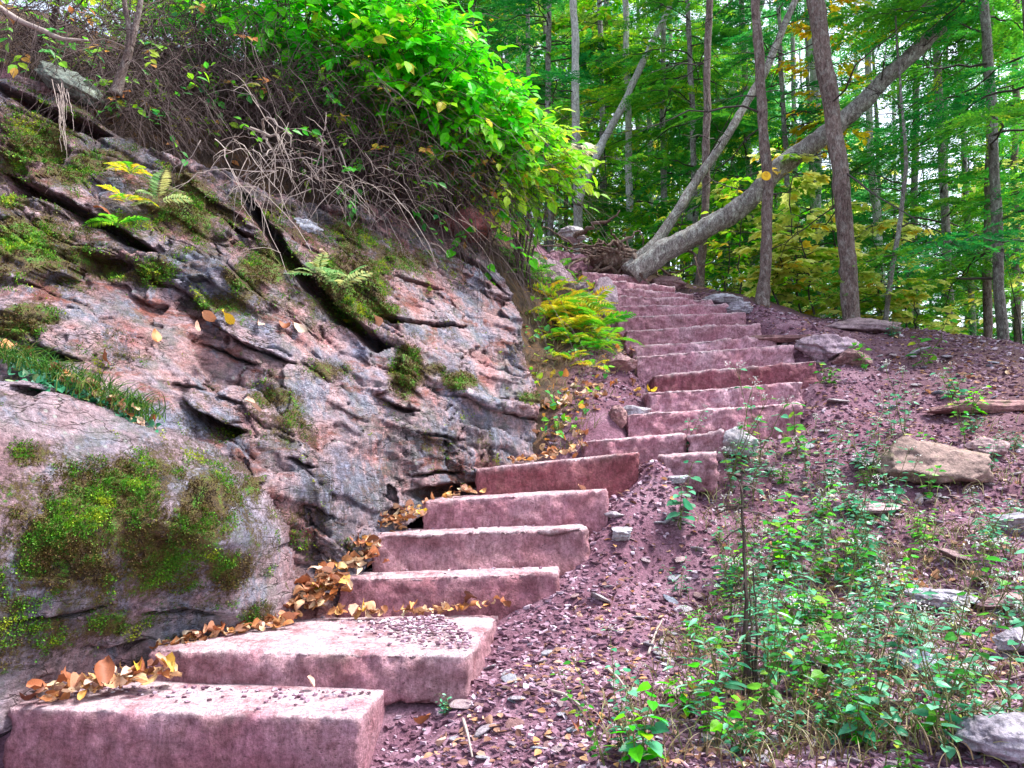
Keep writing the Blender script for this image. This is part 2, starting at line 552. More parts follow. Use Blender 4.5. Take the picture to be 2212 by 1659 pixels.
M['dead_small'] = leaf_mat('leaf_scraps', [(0, (.07, .03, .025)), (.4, (.20, .09, .06)), (.7, (.40, .24, .18)), (.9, (.5, .24, .08)), (1, (.62, .5, .36))], .2, .6)

# ------------------------------------------------------------------ the steps, measured
# left end, right end of the front top edge (u, v), distance of both ends, height of the riser, depth of the tread
STEPS = [
    dict(a=(20, 1527, 3.44), b=(778, 1549, 3.30), h=.36, d=.55),
    dict(a=(315, 1402, 3.85), b=(1012, 1416, 3.66), h=.165, d=.95),
    dict(a=(733, 1249, 4.62), b=(1206, 1236, 4.62), h=.25, d=.42),
    dict(a=(806, 1156, 4.88), b=(1272, 1139, 4.86), h=.25, d=.42),
    dict(a=(913, 1082, 5.16), b=(1312, 1058, 5.12), h=.25, d=.45),
    dict(a=(1028, 1012, 5.52), b=(1382, 976, 5.46), h=.25, d=.55),
    dict(a=(1256, 952, 6.02), b=(1482, 935, 5.96), h=.22, d=.5),
    dict(a=(1352, 895, 6.46), b=(1730, 868, 6.40), h=.24, d=.5),
    dict(a=(1400, 848, 6.92), b=(1735, 824, 6.84), h=.24, d=.5),
    dict(a=(1409, 811, 7.36), b=(1767, 778, 7.28), h=.24, d=.5),
    dict(a=(1374, 770, 7.82), b=(1716, 742, 7.74), h=.25, d=.5),
    dict(a=(1368, 747, 8.20), b=(1682, 723, 8.12), h=.22, d=.5),
    dict(a=(1350, 713, 8.64), b=(1642, 698, 8.58), h=.24, d=.5),
    dict(a=(1334, 684, 9.10), b=(1612, 673, 9.04), h=.24, d=.5),
    dict(a=(1324, 659, 9.56), b=(1572, 657, 9.50), h=.22, d=.5),
    dict(a=(1318, 637, 10.02), b=(1540, 646, 9.96), h=.22, d=.5),
    dict(a=(1300, 618, 10.50), b=(1500, 634, 10.40), h=.20, d=.5),
    dict(a=(1285, 602, 11.0), b=(1460, 618, 10.9), h=.20, d=.5),
    dict(a=(1255, 584, 11.6), b=(1400, 600, 11.5), h=.20, d=.55),
    dict(a=(1225, 563, 12.3), b=(1360, 580, 12.2), h=.22, d=.6),
    dict(a=(1190, 540, 13.1), b=(1310, 556, 13.0), h=.24, d=.7),
]
for s in STEPS:
    s['A'], s['B'] = at(*s['a']), at(*s['b'])

# ------------------------------------------------------------------ the ground
gp = []
for i, s in enumerate(STEPS):
    for t in (.05, .5, .75, .95):
        p = s['A'] * (1 - t) + s['B'] * t
        zf = p[2] - s['h'] - (.04 if i else .0)
        if i in (2, 3, 4, 5) and t > .7:
            zf += {2: (.06, .17), 3: (.0, .06), 4: (.0, .05), 5: (.0, .05)}[i][t > .8]
        gp.append((p[0], p[1], zf))
    if i == 1:
        gp.append((s['B'][0] + .06, s['B'][1] + .1, s['B'][2] - .13))
    if 1 < i < 15:
        gp.append((s['B'][0] + .10, s['B'][1] + .06, s['B'][2] - .07))
G = lambda u, v, Y: gp.append(tuple(at(u, v, Y)))
for q in [(900, 1650, 3.2), (1100, 1640, 3.1), (1400, 1640, 2.95), (1800, 1640, 2.7), (2200, 1640, 2.5),
          (1060, 1470, 3.85), (1250, 1420, 3.95), (1500, 1450, 3.65), (1850, 1450, 3.4), (2200, 1450, 3.2),
          (1120, 1295, 4.7), (1290, 1150, 5.15), (1400, 1250, 4.85), (1650, 1280, 4.5), (1950, 1280, 4.2), (2200, 1280, 4.0),
          (1335, 1055, 5.5), (1500, 1090, 5.5), (1700, 1080, 5.4), (1950, 1080, 5.2), (2200, 1080, 5.0),
          (1570, 970, 6.1), (1740, 920, 6.6), (1900, 900, 6.7), (2200, 900, 6.3),
          (1775, 800, 7.5), (1900, 790, 7.8), (2050, 780, 7.8), (2212, 800, 7.4),
          (1690, 735, 8.3), (1800, 725, 8.7), (1930, 722, 9.0), (2100, 728, 9.0), (2212, 745, 8.7),
          (1600, 680, 9.5), (1700, 685, 9.9), (1850, 695, 9.9), (1560, 655, 10.3), (1500, 628, 11.2),
          (1215, 950, 6.25), (1330, 900, 6.5), (1260, 850, 6.9), (1350, 800, 7.4), (1170, 800, 7.2), (1300, 720, 8.2), (1190, 700, 7.9),
          (1150, 590, 8.6), (1270, 640, 9.4), (1220, 600, 10), (1130, 500, 12.5), (1380, 590, 12.0), (1280, 545, 13.0),
          (0, 140, 5.75), (300, 290, 6.0), (600, 395, 6.5), (850, 440, 7.2), (1000, 480, 8), (1090, 500, 10),
          (300, 110, 7.3), (700, 190, 8.2), (0, 10, 6.7), (950, 370, 10.2), (1100, 450, 15)]:
    G(*q)
gp += [(0, 0, -1.45), (3, 0, -1.25), (-3, 0, -1.55), (0, -4, -1.7), (6, 2.5, -1.3), (4.2, 5, -.35), (6.5, 6, -.2), (8, 9, .3), (10, 4, -1.2), (8, 14, .2), (15, 15, -2), (15, 30, -4),
       (5, 14, 1.2), (4, 20, 1.4), (0, 22, 5.2), (0, 32, 6), (-4, 16, 6.2), (-8, 12, 6.8), (-10, 22, 9), (-6, 8.5, 5), (-7, 5, 3.5), (-8, 0, 0), (30, 40, -7), (0, 60, 7), (-30, 60, 18), (40, 80, -12), (0, 120, 5),
       (-3.4, 3, -1.4), (-2, 3.3, -1.35), (-1.6, 4.5, -1.2), (-.6, 5.2, -.8), (0, 5.9, -.35), (-2.6, 4.2, -.9), (-5, 3, -1), (0, 220, 0), (150, 150, -30), (-150, 150, 40), (-60, 0, 6), (60, 0, -12)]
gp = np.array(gp)
TERR = TPS(gp[:, :2], gp[:, 2], 3e-3)


def gz(x, y):
    q = np.stack([np.atleast_1d(x), np.atleast_1d(y)], -1).astype(float)
    q3 = np.column_stack([q, np.zeros(len(q))])
    z = TERR(q)
    far = np.clip((np.hypot(q[:, 0], q[:, 1] - 5) - 12) / 20, 0, 1)
    z = z + fbm(q3, 1.1, 3) * .05 * (1 + 4 * far) + fbm(q3, 6, 3) * .014
    return z


def ground_at(u, v):
    ys = np.linspace(2.2, 18, 800)
    d = at(u, v, 1.0)
    P = d[None] * ys[:, None]
    z = gz(P[:, 0], P[:, 1])
    hit = np.nonzero(P[:, 2] < z)[0]
    if len(hit) == 0:
        return None
    p = P[hit[0]]
    return np.array((p[0], p[1], z[hit[0]]))


def warp(n, c, near, far_a, far_b):
    t = np.linspace(-1, 1, n)
    k = 5.2
    w = np.sinh(k * t) / math.sinh(k)
    o = c + np.where(w < 0, -w * (far_a - c), w * (far_b - c))
    return o


gx = np.concatenate([np.linspace(-160, -8, 30)[:-1], np.linspace(-8, -.6, 60)[:-1], np.linspace(-.6, 5.5, 330), np.linspace(5.5, 14, 50)[1:], np.linspace(14, 160, 30)[1:]])
gy = np.concatenate([np.linspace(-30, 2, 20)[:-1], np.linspace(2, 11, 400)[:-1], np.linspace(11, 25, 70)[:-1], np.linspace(25, 230, 40)])
X, Y_ = np.meshgrid(gx, gy)
Z = gz(X.ravel(), Y_.ravel())
nx, ny = len(gx), len(gy)
idx = np.arange(nx * ny).reshape(ny, nx)
F = np.stack([idx[:-1, :-1], idx[:-1, 1:], idx[1:, 1:], idx[1:, :-1]], -1).reshape(-1, 4)
xr, yr = X.ravel(), Y_.ravel()
# woodland litter beyond the crest and on the bank left of the steps
wood = np.clip((yr - 10.3) / 1.2, 0, 1)
left = np.interp(yr, [0, 5.5, 6, 7, 8, 9, 10, 11, 13], [-9, -9, .35, .62, .8, .9, 1.0, 1.0, 1.0])
wood = np.maximum(wood, np.clip((left - xr) / .25, 0, 1))
wood = np.clip(wood + np.clip((xr - 3) / 3, 0, .6), 0, 1)
pc = np.interp(yr, [9, 10, 11.6, 13.1, 15, 17, 19], [1.9, 1.7, 1.1, .7, .15, -.5, -1.2])
wood = wood * (1 - np.clip(1.5 - np.abs(xr - pc) / .75, 0, 1) * (yr < 19) * (yr > 9))
tag(obj('ground', mesh('ground', np.column_stack([xr, yr, Z]), F, M['ground'], True, {'wood': wood})), 'red brown shale slope with dirt trail rising into the woods', 'ground', None, 'structure')

# ------------------------------------------------------------------ rock faces
SURF = {}


def rock_face(name, ctrl, outline, cracks, moss, stain, mat, dx, back, amp=1.0, dip=.5, seed=0., blocky=1.0):
    ctrl = np.array(ctrl, float)
    GP = TPS(ctrl[:, :2] / 500, ctrl[:, 2], 2e-3)
    lift = lambda u, v: at(u, v, GP([(u / 500, v / 500)])[0])
    W = np.array([at(*c) for c in ctrl])
    FY = TPS(W[:, [0, 2]], W[:, 1], 2e-3)
    poly = np.array([lift(u, v) for u, v in outline])[:, [0, 2]]
    x0, z0 = poly.min(0)
    x1, z1 = poly.max(0)
    xs = np.arange(x0, x1 + dx, dx)
    zs = np.arange(z0, z1 + dx, dx)
    X, Z = np.meshgrid(xs, zs)
    x, z = X.ravel(), Z.ravel()
    q = np.column_stack([x, z])
    y = FY(q)
    p0 = np.column_stack([x, y, z])
    wob = fbm(p0 + seed, 2.4, 3)
    # tilted beds: ledges of uneven thickness that come and go along the bed
    d_ = dip * np.clip(1 - (x + 2) / 3.5, .12, 1)
    b = z + d_ * x + wob * .07
    off = np.zeros(len(x))
    hs = lambda a, b_, c_: np.modf(np.abs(np.sin(a * 127.1 + b_ * 311.7 + c_ * 74.7 + seed) * 43758.5453))[0]
    jit = fbm(p0 + 3 + seed, 4, 3) * .18
    blk = np.zeros(len(x))
    for k, (th, am, bw) in enumerate(((.36, .085, .75), (.15, .055, .38), (.062, .022, .22))):
        t = b / th + 13.7 * k + seed + jit * .25
        i = np.floor(t)
        fr = t - i
        wi = bw * (.6 + .9 * hs(i, k, 1.))
        tx = x / wi + hs(i, k, 2.) * 10 + jit * (1 + k * .5) + fr * (hs(i, k, 8.) - .5) * .5
        j = np.floor(tx)
        fx = tx - j
        o = hs(i, j, k + 3.)
        m = np.clip(.75 + 1.2 * fbm(p0 + 11 * k + seed, 1.3, 2), .22, 1.3)
        off += am * m * blocky * ((o - .5) * 1.7 + (hs(i, j, k + 9.) - .5) * (fx - .5) * 1.1 + (hs(i, j, k + 5.) - .3) * (fr - .5) * 1.3)
        off -= am * m * blocky * .45 * (np.exp(-fr * th / .012) + .7 * np.exp(-fx * wi / .010))
        blk += (.45, .35, .2)[k] * o
    off += fbm(p0 + seed, 1.6, 3) * .07
    off += fbm(p0 + seed, 9, 5, .62) * .011
    y = y - off * amp
    for pl, w, dep, over in cracks:
        L = np.array([lift(u, v) for u, v in pl])
        o = np.argsort(L[:, 0])
        L = L[o]
        zl = np.interp(x, L[:, 0], L[:, 2]) + fbm(np.column_stack([x, y * 0, y * 0 + w]), 7, 3) * .02
        e0, e1 = L[0, 0], L[-1, 0]
        m = np.clip(np.minimum(x - e0, e1 - x) / .12 + .15, 0, 1)
        m = np.where((x < e0 - .02) | (x > e1 + .02), 0, m)
        sd = z - zl
        ww = w * (.6 + .6 * np.clip(pnoise(np.column_stack([x * 5, x * 0 + w * 90, x * 0])) + .5, 0, 1.4)) * np.maximum(m, .15)
        groove = np.clip(1.3 - np.abs(sd + ww * .5) / (ww * .5 + 1e-4), 0, 1) ** .5
        y = y + m * dep * groove
        y = y - m * over * np.where(sd > 0, np.exp(-np.clip(sd, 0, 9) / .32), 0) * .7
    mo = np.zeros(len(x))
    for u, v, ru, rv, st in moss:
        c = lift(u, v)
        e = lift(u + ru, v)
        f = lift(u, v - rv)
        rx, rz = abs(e[0] - c[0]) + 1e-3, abs(f[2] - c[2]) + 1e-3
        d = np.hypot((x - c[0]) / rx, (z - c[2]) / rz)
        mo = np.maximum(mo, st * np.clip(1.25 - d, 0, 1) ** .7)
    mo = np.clip(mo + fbm(p0 + seed, 2.2, 3) * .22, 0, 1) * (mo > 0.01) + np.clip(fbm(p0 + 5 + seed, 1.7, 4) * .6 - .05, 0, .3)
    y = y - np.clip(mo - .45, 0, 1) * .03 * np.abs(fbm(p0, 22, 3))
    stv = np.zeros(len(x))
    for u, v, ru, rv, st in stain:
        c = lift(u, v)
        e = lift(u + ru, v)
        f = lift(u, v - rv)
        d = np.hypot((x - c[0]) / (abs(e[0] - c[0]) + 1e-3), (z - c[2]) / (abs(f[2] - c[2]) + 1e-3))
        stv = np.maximum(stv, st * np.clip(1.4 - d, 0, 1))
    jq = q + np.column_stack([fbm(p0, 5, 3), fbm(p0 + 9, 5, 3)]) * .05
    keep = in_poly(jq, poly)
    nx, nz = len(xs), len(zs)
    idx = np.arange(nx * nz).reshape(nz, nx)
    F = np.stack([idx[:-1, :-1], idx[:-1, 1:], idx[1:, 1:], idx[1:, :-1]], -1).reshape(-1, 4)
    F = F[keep[F].all(1)]
    used = np.unique(F)
    re = -np.ones(nx * nz, int)
    re[used] = np.arange(len(used))
    F = re[F]
    V = np.column_stack([x, y, z])[used]
    # close the sides: carry the outline back into the hill
    E = np.concatenate([F[:, [0, 1]], F[:, [1, 2]], F[:, [2, 3]], F[:, [3, 0]]])
    key = np.sort(E, 1)
    key = key[:, 0] * len(V) + key[:, 1]
    uq, inv, cnt = np.unique(key, return_inverse=True, return_counts=True)
    BE = E[cnt[inv] == 1]
    bv = np.unique(BE)
    m2 = -np.ones(len(V), int)
    m2[bv] = np.arange(len(bv)) + len(V)
    c = V.mean(0)
    rings = [V]
    for k, (by, sh) in enumerate(((.06, .02), (back, .12))):
        Bk = V[bv].copy()
        Bk[:, 1] += by
        Bk[:, [0, 2]] += (Bk[:, [0, 2]] - c[[0, 2]]) * (-sh * .25)
        rings.append(Bk)
    n0, nb = len(V), len(bv)
    m1 = -np.ones(n0, int)
    m1[bv] = np.arange(nb)
    S1 = np.column_stack([BE[:, 1], BE[:, 0], m1[BE[:, 0]] + n0, m1[BE[:, 1]] + n0])
    S2 = np.column_stack([m1[BE[:, 1]] + n0, m1[BE[:, 0]] + n0, m1[BE[:, 0]] + n0 + nb, m1[BE[:, 1]] + n0 + nb])
    V = np.concatenate(rings)
    mo_ = np.concatenate([mo[used], mo[used][bv], mo[used][bv]])
    bl_ = np.concatenate([blk[used], blk[used][bv], blk[used][bv]])
    st_ = np.concatenate([stv[used], stv[used][bv], stv[used][bv]])
    o = obj(name, mesh(name, V, np.concatenate([F, S1, S2]), mat, True, {'moss': mo_, 'stain': st_, 'block': bl_}))
    V0 = np.column_stack([x, y, z])

    def surf(u, v):
        """point of the finished face on the sight line u, v"""
        Yg = GP([(u / 500, v / 500)])[0]
        for _ in range(4):
            p = at(u, v, Yg)
            i = int(np.clip(round((p[0] - x0) / dx), 0, nx - 1))
            j = int(np.clip(round((p[2] - z0) / dx), 0, nz - 1))
            Yg = V0[j * nx + i, 1]
        return at(u, v, Yg)
    SURF[name] = (o, mo_[:n0], n0)
    return o, surf


main_ctrl = [(-80, 800, 3.9), (0, 790, 3.95), (150, 840, 4.0), (300, 930, 4.15), (450, 980, 4.3), (570, 1060, 4.45), (620, 1330, 4.5), (720, 1330, 4.6), (800, 1180, 4.95), (920, 1075, 5.35), (1030, 1050, 5.7), (1030, 1000, 5.75), (1165, 985, 6.2),
             (0, 600, 4.35), (0, 400, 4.8), (0, 200, 5.3), (-80, 140, 5.4), (160, 700, 4.3), (300, 700, 4.55), (300, 500, 5.0), (300, 330, 5.5), (450, 850, 4.55), (600, 800, 4.85), (600, 600, 5.3), (600, 450, 5.9), (750, 900, 5.1), (900, 900, 5.5), (900, 700, 6.0), (760, 560, 5.9),
             (900, 560, 6.5), (900, 480, 7.0), (1150, 900, 6.35), (1120, 750, 6.6), (1100, 650, 7.0), (1050, 560, 7.4), (700, 1000, 4.85), (700, 1150, 4.75), (760, 460, 6.4), (450, 380, 5.7), (620, 1180, 4.55)]
main_out = [(-80, 960), (-80, 120), (0, 160), (100, 175), (170, 215), (240, 285), (330, 318), (400, 340), (500, 375), (600, 415), (720, 440), (850, 465), (950, 475), (1030, 520), (1090, 600), (1128, 690), (1140, 800), (1165, 870), (1168, 1010), (1030, 1085), (900, 1120),
            (800, 1210), (720, 1360), (600, 1390), (520, 1200), (420, 1060), (280, 1000)]
cracks = [([(0, 372), (60, 395), (130, 425), (190, 455), (240, 485), (300, 520), (345, 545)], .075, .45, .05),
          ([(-20, 172), (60, 205), (130, 245), (165, 255), (240, 290)], .09, .4, .07),
          ([(520, 405), (560, 455), (610, 520), (650, 575), (690, 620), (740, 670), (790, 715), (850, 748)], .13, .5, .06),
          ([(810, 682), (870, 692), (930, 698), (1010, 707)], .035, .3, .03),
          ([(845, 594), (900, 608), (965, 626)], .025, .25, .03),
          ([(55, 735), (110, 762), (172, 776)], .07, .25, .10),
          ([(395, 868), (460, 905), (535, 932)], .07, .3, .16),
          ([(618, 990), (690, 1007)], .04, .3, .05),
          ([(875, 1062), (950, 1052), (1032, 1046)], .085, .4, .06),
          ([(820, 862), (870, 880), (912, 888)], .04, .2, .09),
          ([(420, 738), (480, 757), (570, 790)], .02, .12, .06),
          ([(470, 700), (540, 745), (610, 775), (660, 790)], .02, .12, .07),
          ([(480, 470), (520, 500), (565, 525)], .035, .3, .03),
          ([(880, 1025), (940, 1020), (1000, 1022)], .02, .2, .05),
          ([(900, 930), (960, 945), (1010, 950)], .015, .1, .04),
          ([(350, 820), (450, 845), (560, 880)], .012, .08, .05),
          ([(970, 540), (1040, 580), (1100, 640)], .04, .3, .05)]
moss = [(150, 300, 260, 130, .42), (120, 520, 260, 130, .40), (420, 450, 260, 100, .42), (600, 640, 200, 70, .38), (760, 560, 150, 110, .40), (500, 900, 200, 80, .28), (60, 320, 90, 70, .95), (180, 360, 60, 60, .9), (60, 520, 100, 60, .95), (60, 690, 80, 40, .9), (30, 440, 60, 30, .6), (330, 590, 70, 30, .7), (560, 590, 70, 60, .75), (720, 600, 50, 60, .9), (790, 610, 60, 70, 1.0), (820, 670, 40, 30, .9), (880, 810, 40, 50, .95),
        (990, 825, 35, 22, .95), (940, 800, 25, 15, .8), (480, 660, 90, 30, .7), (700, 800, 60, 25, .65), (600, 860, 60, 25, .6), (480, 930, 80, 30, .6), (250, 480, 50, 40, .6), (420, 440, 70, 50, .65), (740, 540, 50, 30, .7), (1150, 860, 30, 15, .7), (130, 610, 60, 20, .5), (880, 560, 70, 30, .55), (240, 590, 60, 20, .6), (470, 1010, 60, 20, .5)]
stain = [(950, 960, 220, 70, .75), (200, 250, 220, 110, .7), (520, 560, 240, 70, .5), (700, 1110, 90, 130, 1.0), (840, 1060, 70, 120, .8), (600, 1000, 60, 60, .4), (980, 900, 90, 60, .45), (760, 950, 80, 60, .4), (300, 460, 60, 80, .6), (450, 420, 120, 90, .9), (650, 470, 120, 70, .9), (800, 480, 120, 60, .9), (620, 640, 60, 60, .5)]
rk, rock_at = rock_face('rock_outcrop', main_ctrl, main_out, cracks, moss, stain, M['rock'], .0105, 1.0, 1.12, .5)
tag(rk, 'long cracked outcrop of layered mauve rock rising along the steps with moss patches', 'rock outcrop')

bould_ctrl = [(-80, 1620, 3.3), (0, 1560, 3.42), (100, 1510, 3.62), (320, 1400, 4.0), (600, 1345, 4.4), (650, 1340, 4.55), (0, 1400, 3.36), (0, 1200, 3.34), (0, 1000, 3.40), (0, 850, 3.55), (-80, 840, 3.5), (-80, 1200, 3.3), (300, 1320, 3.85), (300, 1100, 3.72), (250, 935, 3.82), (250, 905, 3.95), (560, 1300, 4.25), (540, 1150, 4.12),
              (480, 1010, 4.12), (480, 975, 4.3), (575, 1050, 4.4), (625, 1120, 4.55), (640, 1250, 4.55), (150, 1200, 3.5), (150, 1000, 3.58), (150, 860, 3.8), (420, 1200, 3.92), (420, 1350, 4.1), (0, 823, 3.75)]
bould_out = [(-80, 1660), (-80, 812), (0, 822), (120, 850), (250, 900), (330, 925), (450, 965), (560, 1022), (598, 1080), (628, 1160), (650, 1350), (560, 1375), (330, 1440), (100, 1550)]
bcr = [([(180, 1395), (240, 1405), (310, 1385)], .07, .2, .05), ([(0, 1340), (120, 1330), (260, 1300)], .02, .08, .04), ([(300, 1330), (400, 1310), (470, 1330)], .025, .1, .04)]
bmo = [(300, 1150, 270, 190, .62), (200, 1350, 260, 60, .36), (130, 1180, 90, 110, 1.0), (260, 1080, 120, 110, .95), (430, 1120, 90, 120, .95), (480, 1220, 60, 60, .8), (350, 1220, 90, 80, .8), (60, 980, 60, 30, .5), (60, 1300, 60, 30, .5), (250, 1350, 60, 30, .5), (400, 1380, 60, 20, .6), (540, 1050, 40, 40, .7), (560, 1330, 40, 30, .5), (100, 1350, 70, 20, .5)]
bst = [(330, 1120, 40, 60, .5), (150, 1330, 160, 40, .8), (120, 1420, 130, 40, .6), (300, 1250, 80, 40, .5)]
bo, bould_at = rock_face('mossy_boulder', bould_ctrl, bould_out, bcr, bmo, bst, M['boulder'], .0095, .6, .6, .18, 3.7, .28)
tag(bo, 'bulging grey boulder with a broad green and brown moss patch beside the lowest step', 'boulder')


# cushions of moss: countless tiny shoots
def moss_tufts(key, n, label, seed, size):
    o, mo, n0 = SURF[key]
    rg = np.random.default_rng(seed)
    V = np.empty(len(o.data.vertices) * 3, np.float32)
    o.data.vertices.foreach_get('co', V)
    N = np.empty_like(V)
    o.data.vertex_normals.foreach_get('vector', N)
    V, N = V.reshape(-1, 3)[:n0].astype(float), N.reshape(-1, 3)[:n0].astype(float)
    N *= np.where(N[:, 1:2] > 0, -1, 1)
    cl = fbm(V + 2.7, 7, 4, .7)
    w = np.clip(mo + cl * .45 - .42, 0, 1) ** .6
    i = rg.choice(n0, n, p=w / w.sum())
    p = V[i] + rg.normal(size=(n, 3)) * .006
    nn = N[i]
    hue = np.clip(.44 + cl[i] * .42 + fbm(V[i] + 4, 3.5, 3) * .5 + rg.normal(size=n) * .08, 0, 1)
    mb = MB()
    mb.leaves(p - nn * .004, nn + rg.normal(size=(n, 3)) * .55 + np.array((0, 0, .25)), rg.normal(size=(n, 3)), size * rg.uniform(.5, 1.4, n), T_DIAMOND, hue, 1.6)
    tag(obj('moss', mb.mesh('moss', M['moss'])), label, 'moss', None, 'stuff')


moss_tufts('mossy_boulder', 60000, 'green and brown moss cushions over the face of the boulder', 1, .0095)
moss_tufts('rock_outcrop', 70000, 'green moss cushions in patches on the layered outcrop', 2, .012)

# ------------------------------------------------------------------ stone steps
def block(name, A, B, h, d, seed, rough=1.0, mat=None, taper=.0, hollow=0):
    """a hewn block: top front edge from A to B, riser h, tread d"""
    ex = B - A
    w = np.linalg.norm(ex)
    ux = ex / w
    uy = norm(np.array((-ux[1], ux[0], 0.)))
    if uy[1] < 0:
        uy = -uy
    uz = np.array((0, 0, 1.))
    n = (max(6, int(w / .016)), max(4, int(d / .025)), max(4, int(h / .014)))
    bm_V, bm_F, cnt = [], [], 0

    def side(f, na, nb, flip):
        nonlocal cnt
        a, b = np.meshgrid(np.linspace(0, 1, na + 1), np.linspace(0, 1, nb + 1))
        V = f(a.ravel(), b.ravel())
        ix = np.arange((na + 1) * (nb + 1)).reshape(nb + 1, na + 1)
        q = np.stack([ix[:-1, :-1], ix[:-1, 1:], ix[1:, 1:], ix[1:, :-1]], -1).reshape(-1, 4)
        if flip:
            q = q[:, ::-1]
        bm_V.append(V)
        bm_F.append(q + cnt)
        cnt += len(V)
    o1 = lambda a: np.ones_like(a)
    side(lambda a, b: np.column_stack([a, 0 * a, b]), n[0], n[2], False)
    side(lambda a, b: np.column_stack([a, o1(a), b]), n[0], n[2], True)
    side(lambda a, b: np.column_stack([0 * a, a, b]), n[1], n[2], True)
    side(lambda a, b: np.column_stack([o1(a), a, b]), n[1], n[2], False)
    side(lambda a, b: np.column_stack([a, b, o1(a)]), n[0], n[1], False)
    side(lambda a, b: np.column_stack([a, b, 0 * a]), n[0], n[1], True)
    T = np.concatenate(bm_V)
    F = np.concatenate(bm_F)
    # weld the seams
    key = np.round(T * 1e5).astype(np.int64)
    _, first, inv = np.unique(key, axis=0, return_index=True, return_inverse=True)
    inv = inv.ravel()
    T = T[first]
    F = inv[F]
    Pl = np.column_stack([T[:, 0] * w, T[:, 1] * d, (T[:, 2] - 1) * h])
    # worn arrises
    r = .010 * rough
    c = np.array([w / 2, d / 2, -h / 2])
    half = np.array([w / 2, d / 2, h / 2])
    q = Pl - c
    core = np.clip(q, -(half - r), half - r)
    dv = q - core
    ln = np.linalg.norm(dv, axis=1, keepdims=True)
    edge = (np.abs(dv) > 1e-6).sum(1, keepdims=True) > 1
    q = np.where(edge, core + dv / np.maximum(ln, 1e-9) * r, q)
    Pl = q + c
    nrm = norm(np.where(np.abs(np.abs(T - .5) - .5) < 1e-6, np.sign(T - .5), 0))
    nz_ = fbm(Pl + seed * 3.1, 3.2, 3) * .018 * rough + fbm(Pl + seed, 14, 4, .6) * .011 * rough
    nearest = np.sort(half - np.abs(Pl - c), axis=1)[:, 1]
    chip = (np.clip(fbm(Pl + seed * 1.7, 6, 4, .65) - .05, 0, 1) * .06 * np.exp(-nearest / .02) + np.clip(fbm(Pl + seed * .7, 2.1, 3) - .35, 0, 1) * .12 * np.exp(-nearest / .07))
    nz_ = nz_ * np.where(nrm[:, 2] > .9, .35, 1.0) - chip
    if hollow:
        for k in range(hollow):
            cx_ = w * (k + .55) / hollow
            m = np.exp(-((Pl[:, 0] - cx_) / (w / hollow * .36)) ** 2 - ((Pl[:, 2] + h * .25) / (h * .34)) ** 2)
            nz_ = nz_ - np.where(nrm[:, 1] < -.5, m * .045, 0)
    Pl = Pl + nrm * (nz_ * rough)[:, None]
    Pl[:, 1] += np.where(T[:, 1] < .5, (-Pl[:, 2]) * -.10, 0)          # riser battered a little
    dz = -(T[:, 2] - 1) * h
    dust_light = np.where(T[:, 2] > .999, .92, np.exp(-dz / .016) * .85)  # dusty tread; top edges also paled as if the bevel caught light
    V = Pl[:, 0:1] * ux + Pl[:, 1:2] * uy + Pl[:, 2:3] * uz
    me = mesh(name, V, F, mat or M['step'], True, {'dust_light': dust_light})
    return obj(name, me, None, A)


ordn = ['lowest', 'second', 'third', 'fourth', 'fifth', 'sixth', 'seventh', 'eighth', 'ninth', 'tenth', 'eleventh', 'twelfth', 'thirteenth', 'fourteenth', 'fifteenth', 'sixteenth', 'seventeenth', 'eighteenth', 'nineteenth', 'twentieth', 'topmost']
desc = {0: 'big square hewn mauve sandstone block with pale top, lowest step of the stair', 1: 'broad low sandstone slab with dusty pale tread, second step from the bottom', 2: 'half buried sandstone step behind drifted leaves, third from the bottom',
        3: 'sandstone step with three scalloped hollows in its riser, fourth from the bottom', 4: 'slanting grooved sandstone step at the boulder foot, fifth from the bottom', 5: 'dark red sandstone step with broad smooth riser, sixth from the bottom',
        6: 'short uneven sandstone step ahead of two loose blocks, seventh from the bottom', 9: 'darkest red step high on the stair, tenth from the bottom', 11: 'thin pale step with wavy broken riser, twelfth from the bottom', 20: 'topmost faint stone step where the trail bends out of sight'}
TINT = {0: (.95, .85, .9), 1: (1, .95, .95), 2: (.88, .72, .75), 3: (1.0, .97, .95), 4: (1.12, 1.0, 1.02), 5: (.72, .42, .42), 6: (1.05, .95, .98), 7: (1.15, 1.05, 1.1), 8: (1.3, 1.3, 1.35), 9: (.72, .46, .50), 10: (1.3, 1.3, 1.35), 11: (1.35, 1.4, 1.45), 12: (1.1, 1.05, 1.1), 13: (1.1, 1.0, 1.05), 14: (1.2, 1.1, 1.15)}
for i, s in enumerate(STEPS):
    rough = .6 if i == 0 else .95 if i < 6 else 1.3
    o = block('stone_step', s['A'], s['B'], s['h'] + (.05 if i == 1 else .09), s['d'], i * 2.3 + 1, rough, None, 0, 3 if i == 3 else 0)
    o.color = TINT.get(i, (1.3, 1.3, 1.3)) + (1,)
    tag(o, desc.get(i, 'rough pink sandstone step across the trail, %s from the bottom of the stair' % ordn[i]), 'step', 'stone steps climbing the trail')


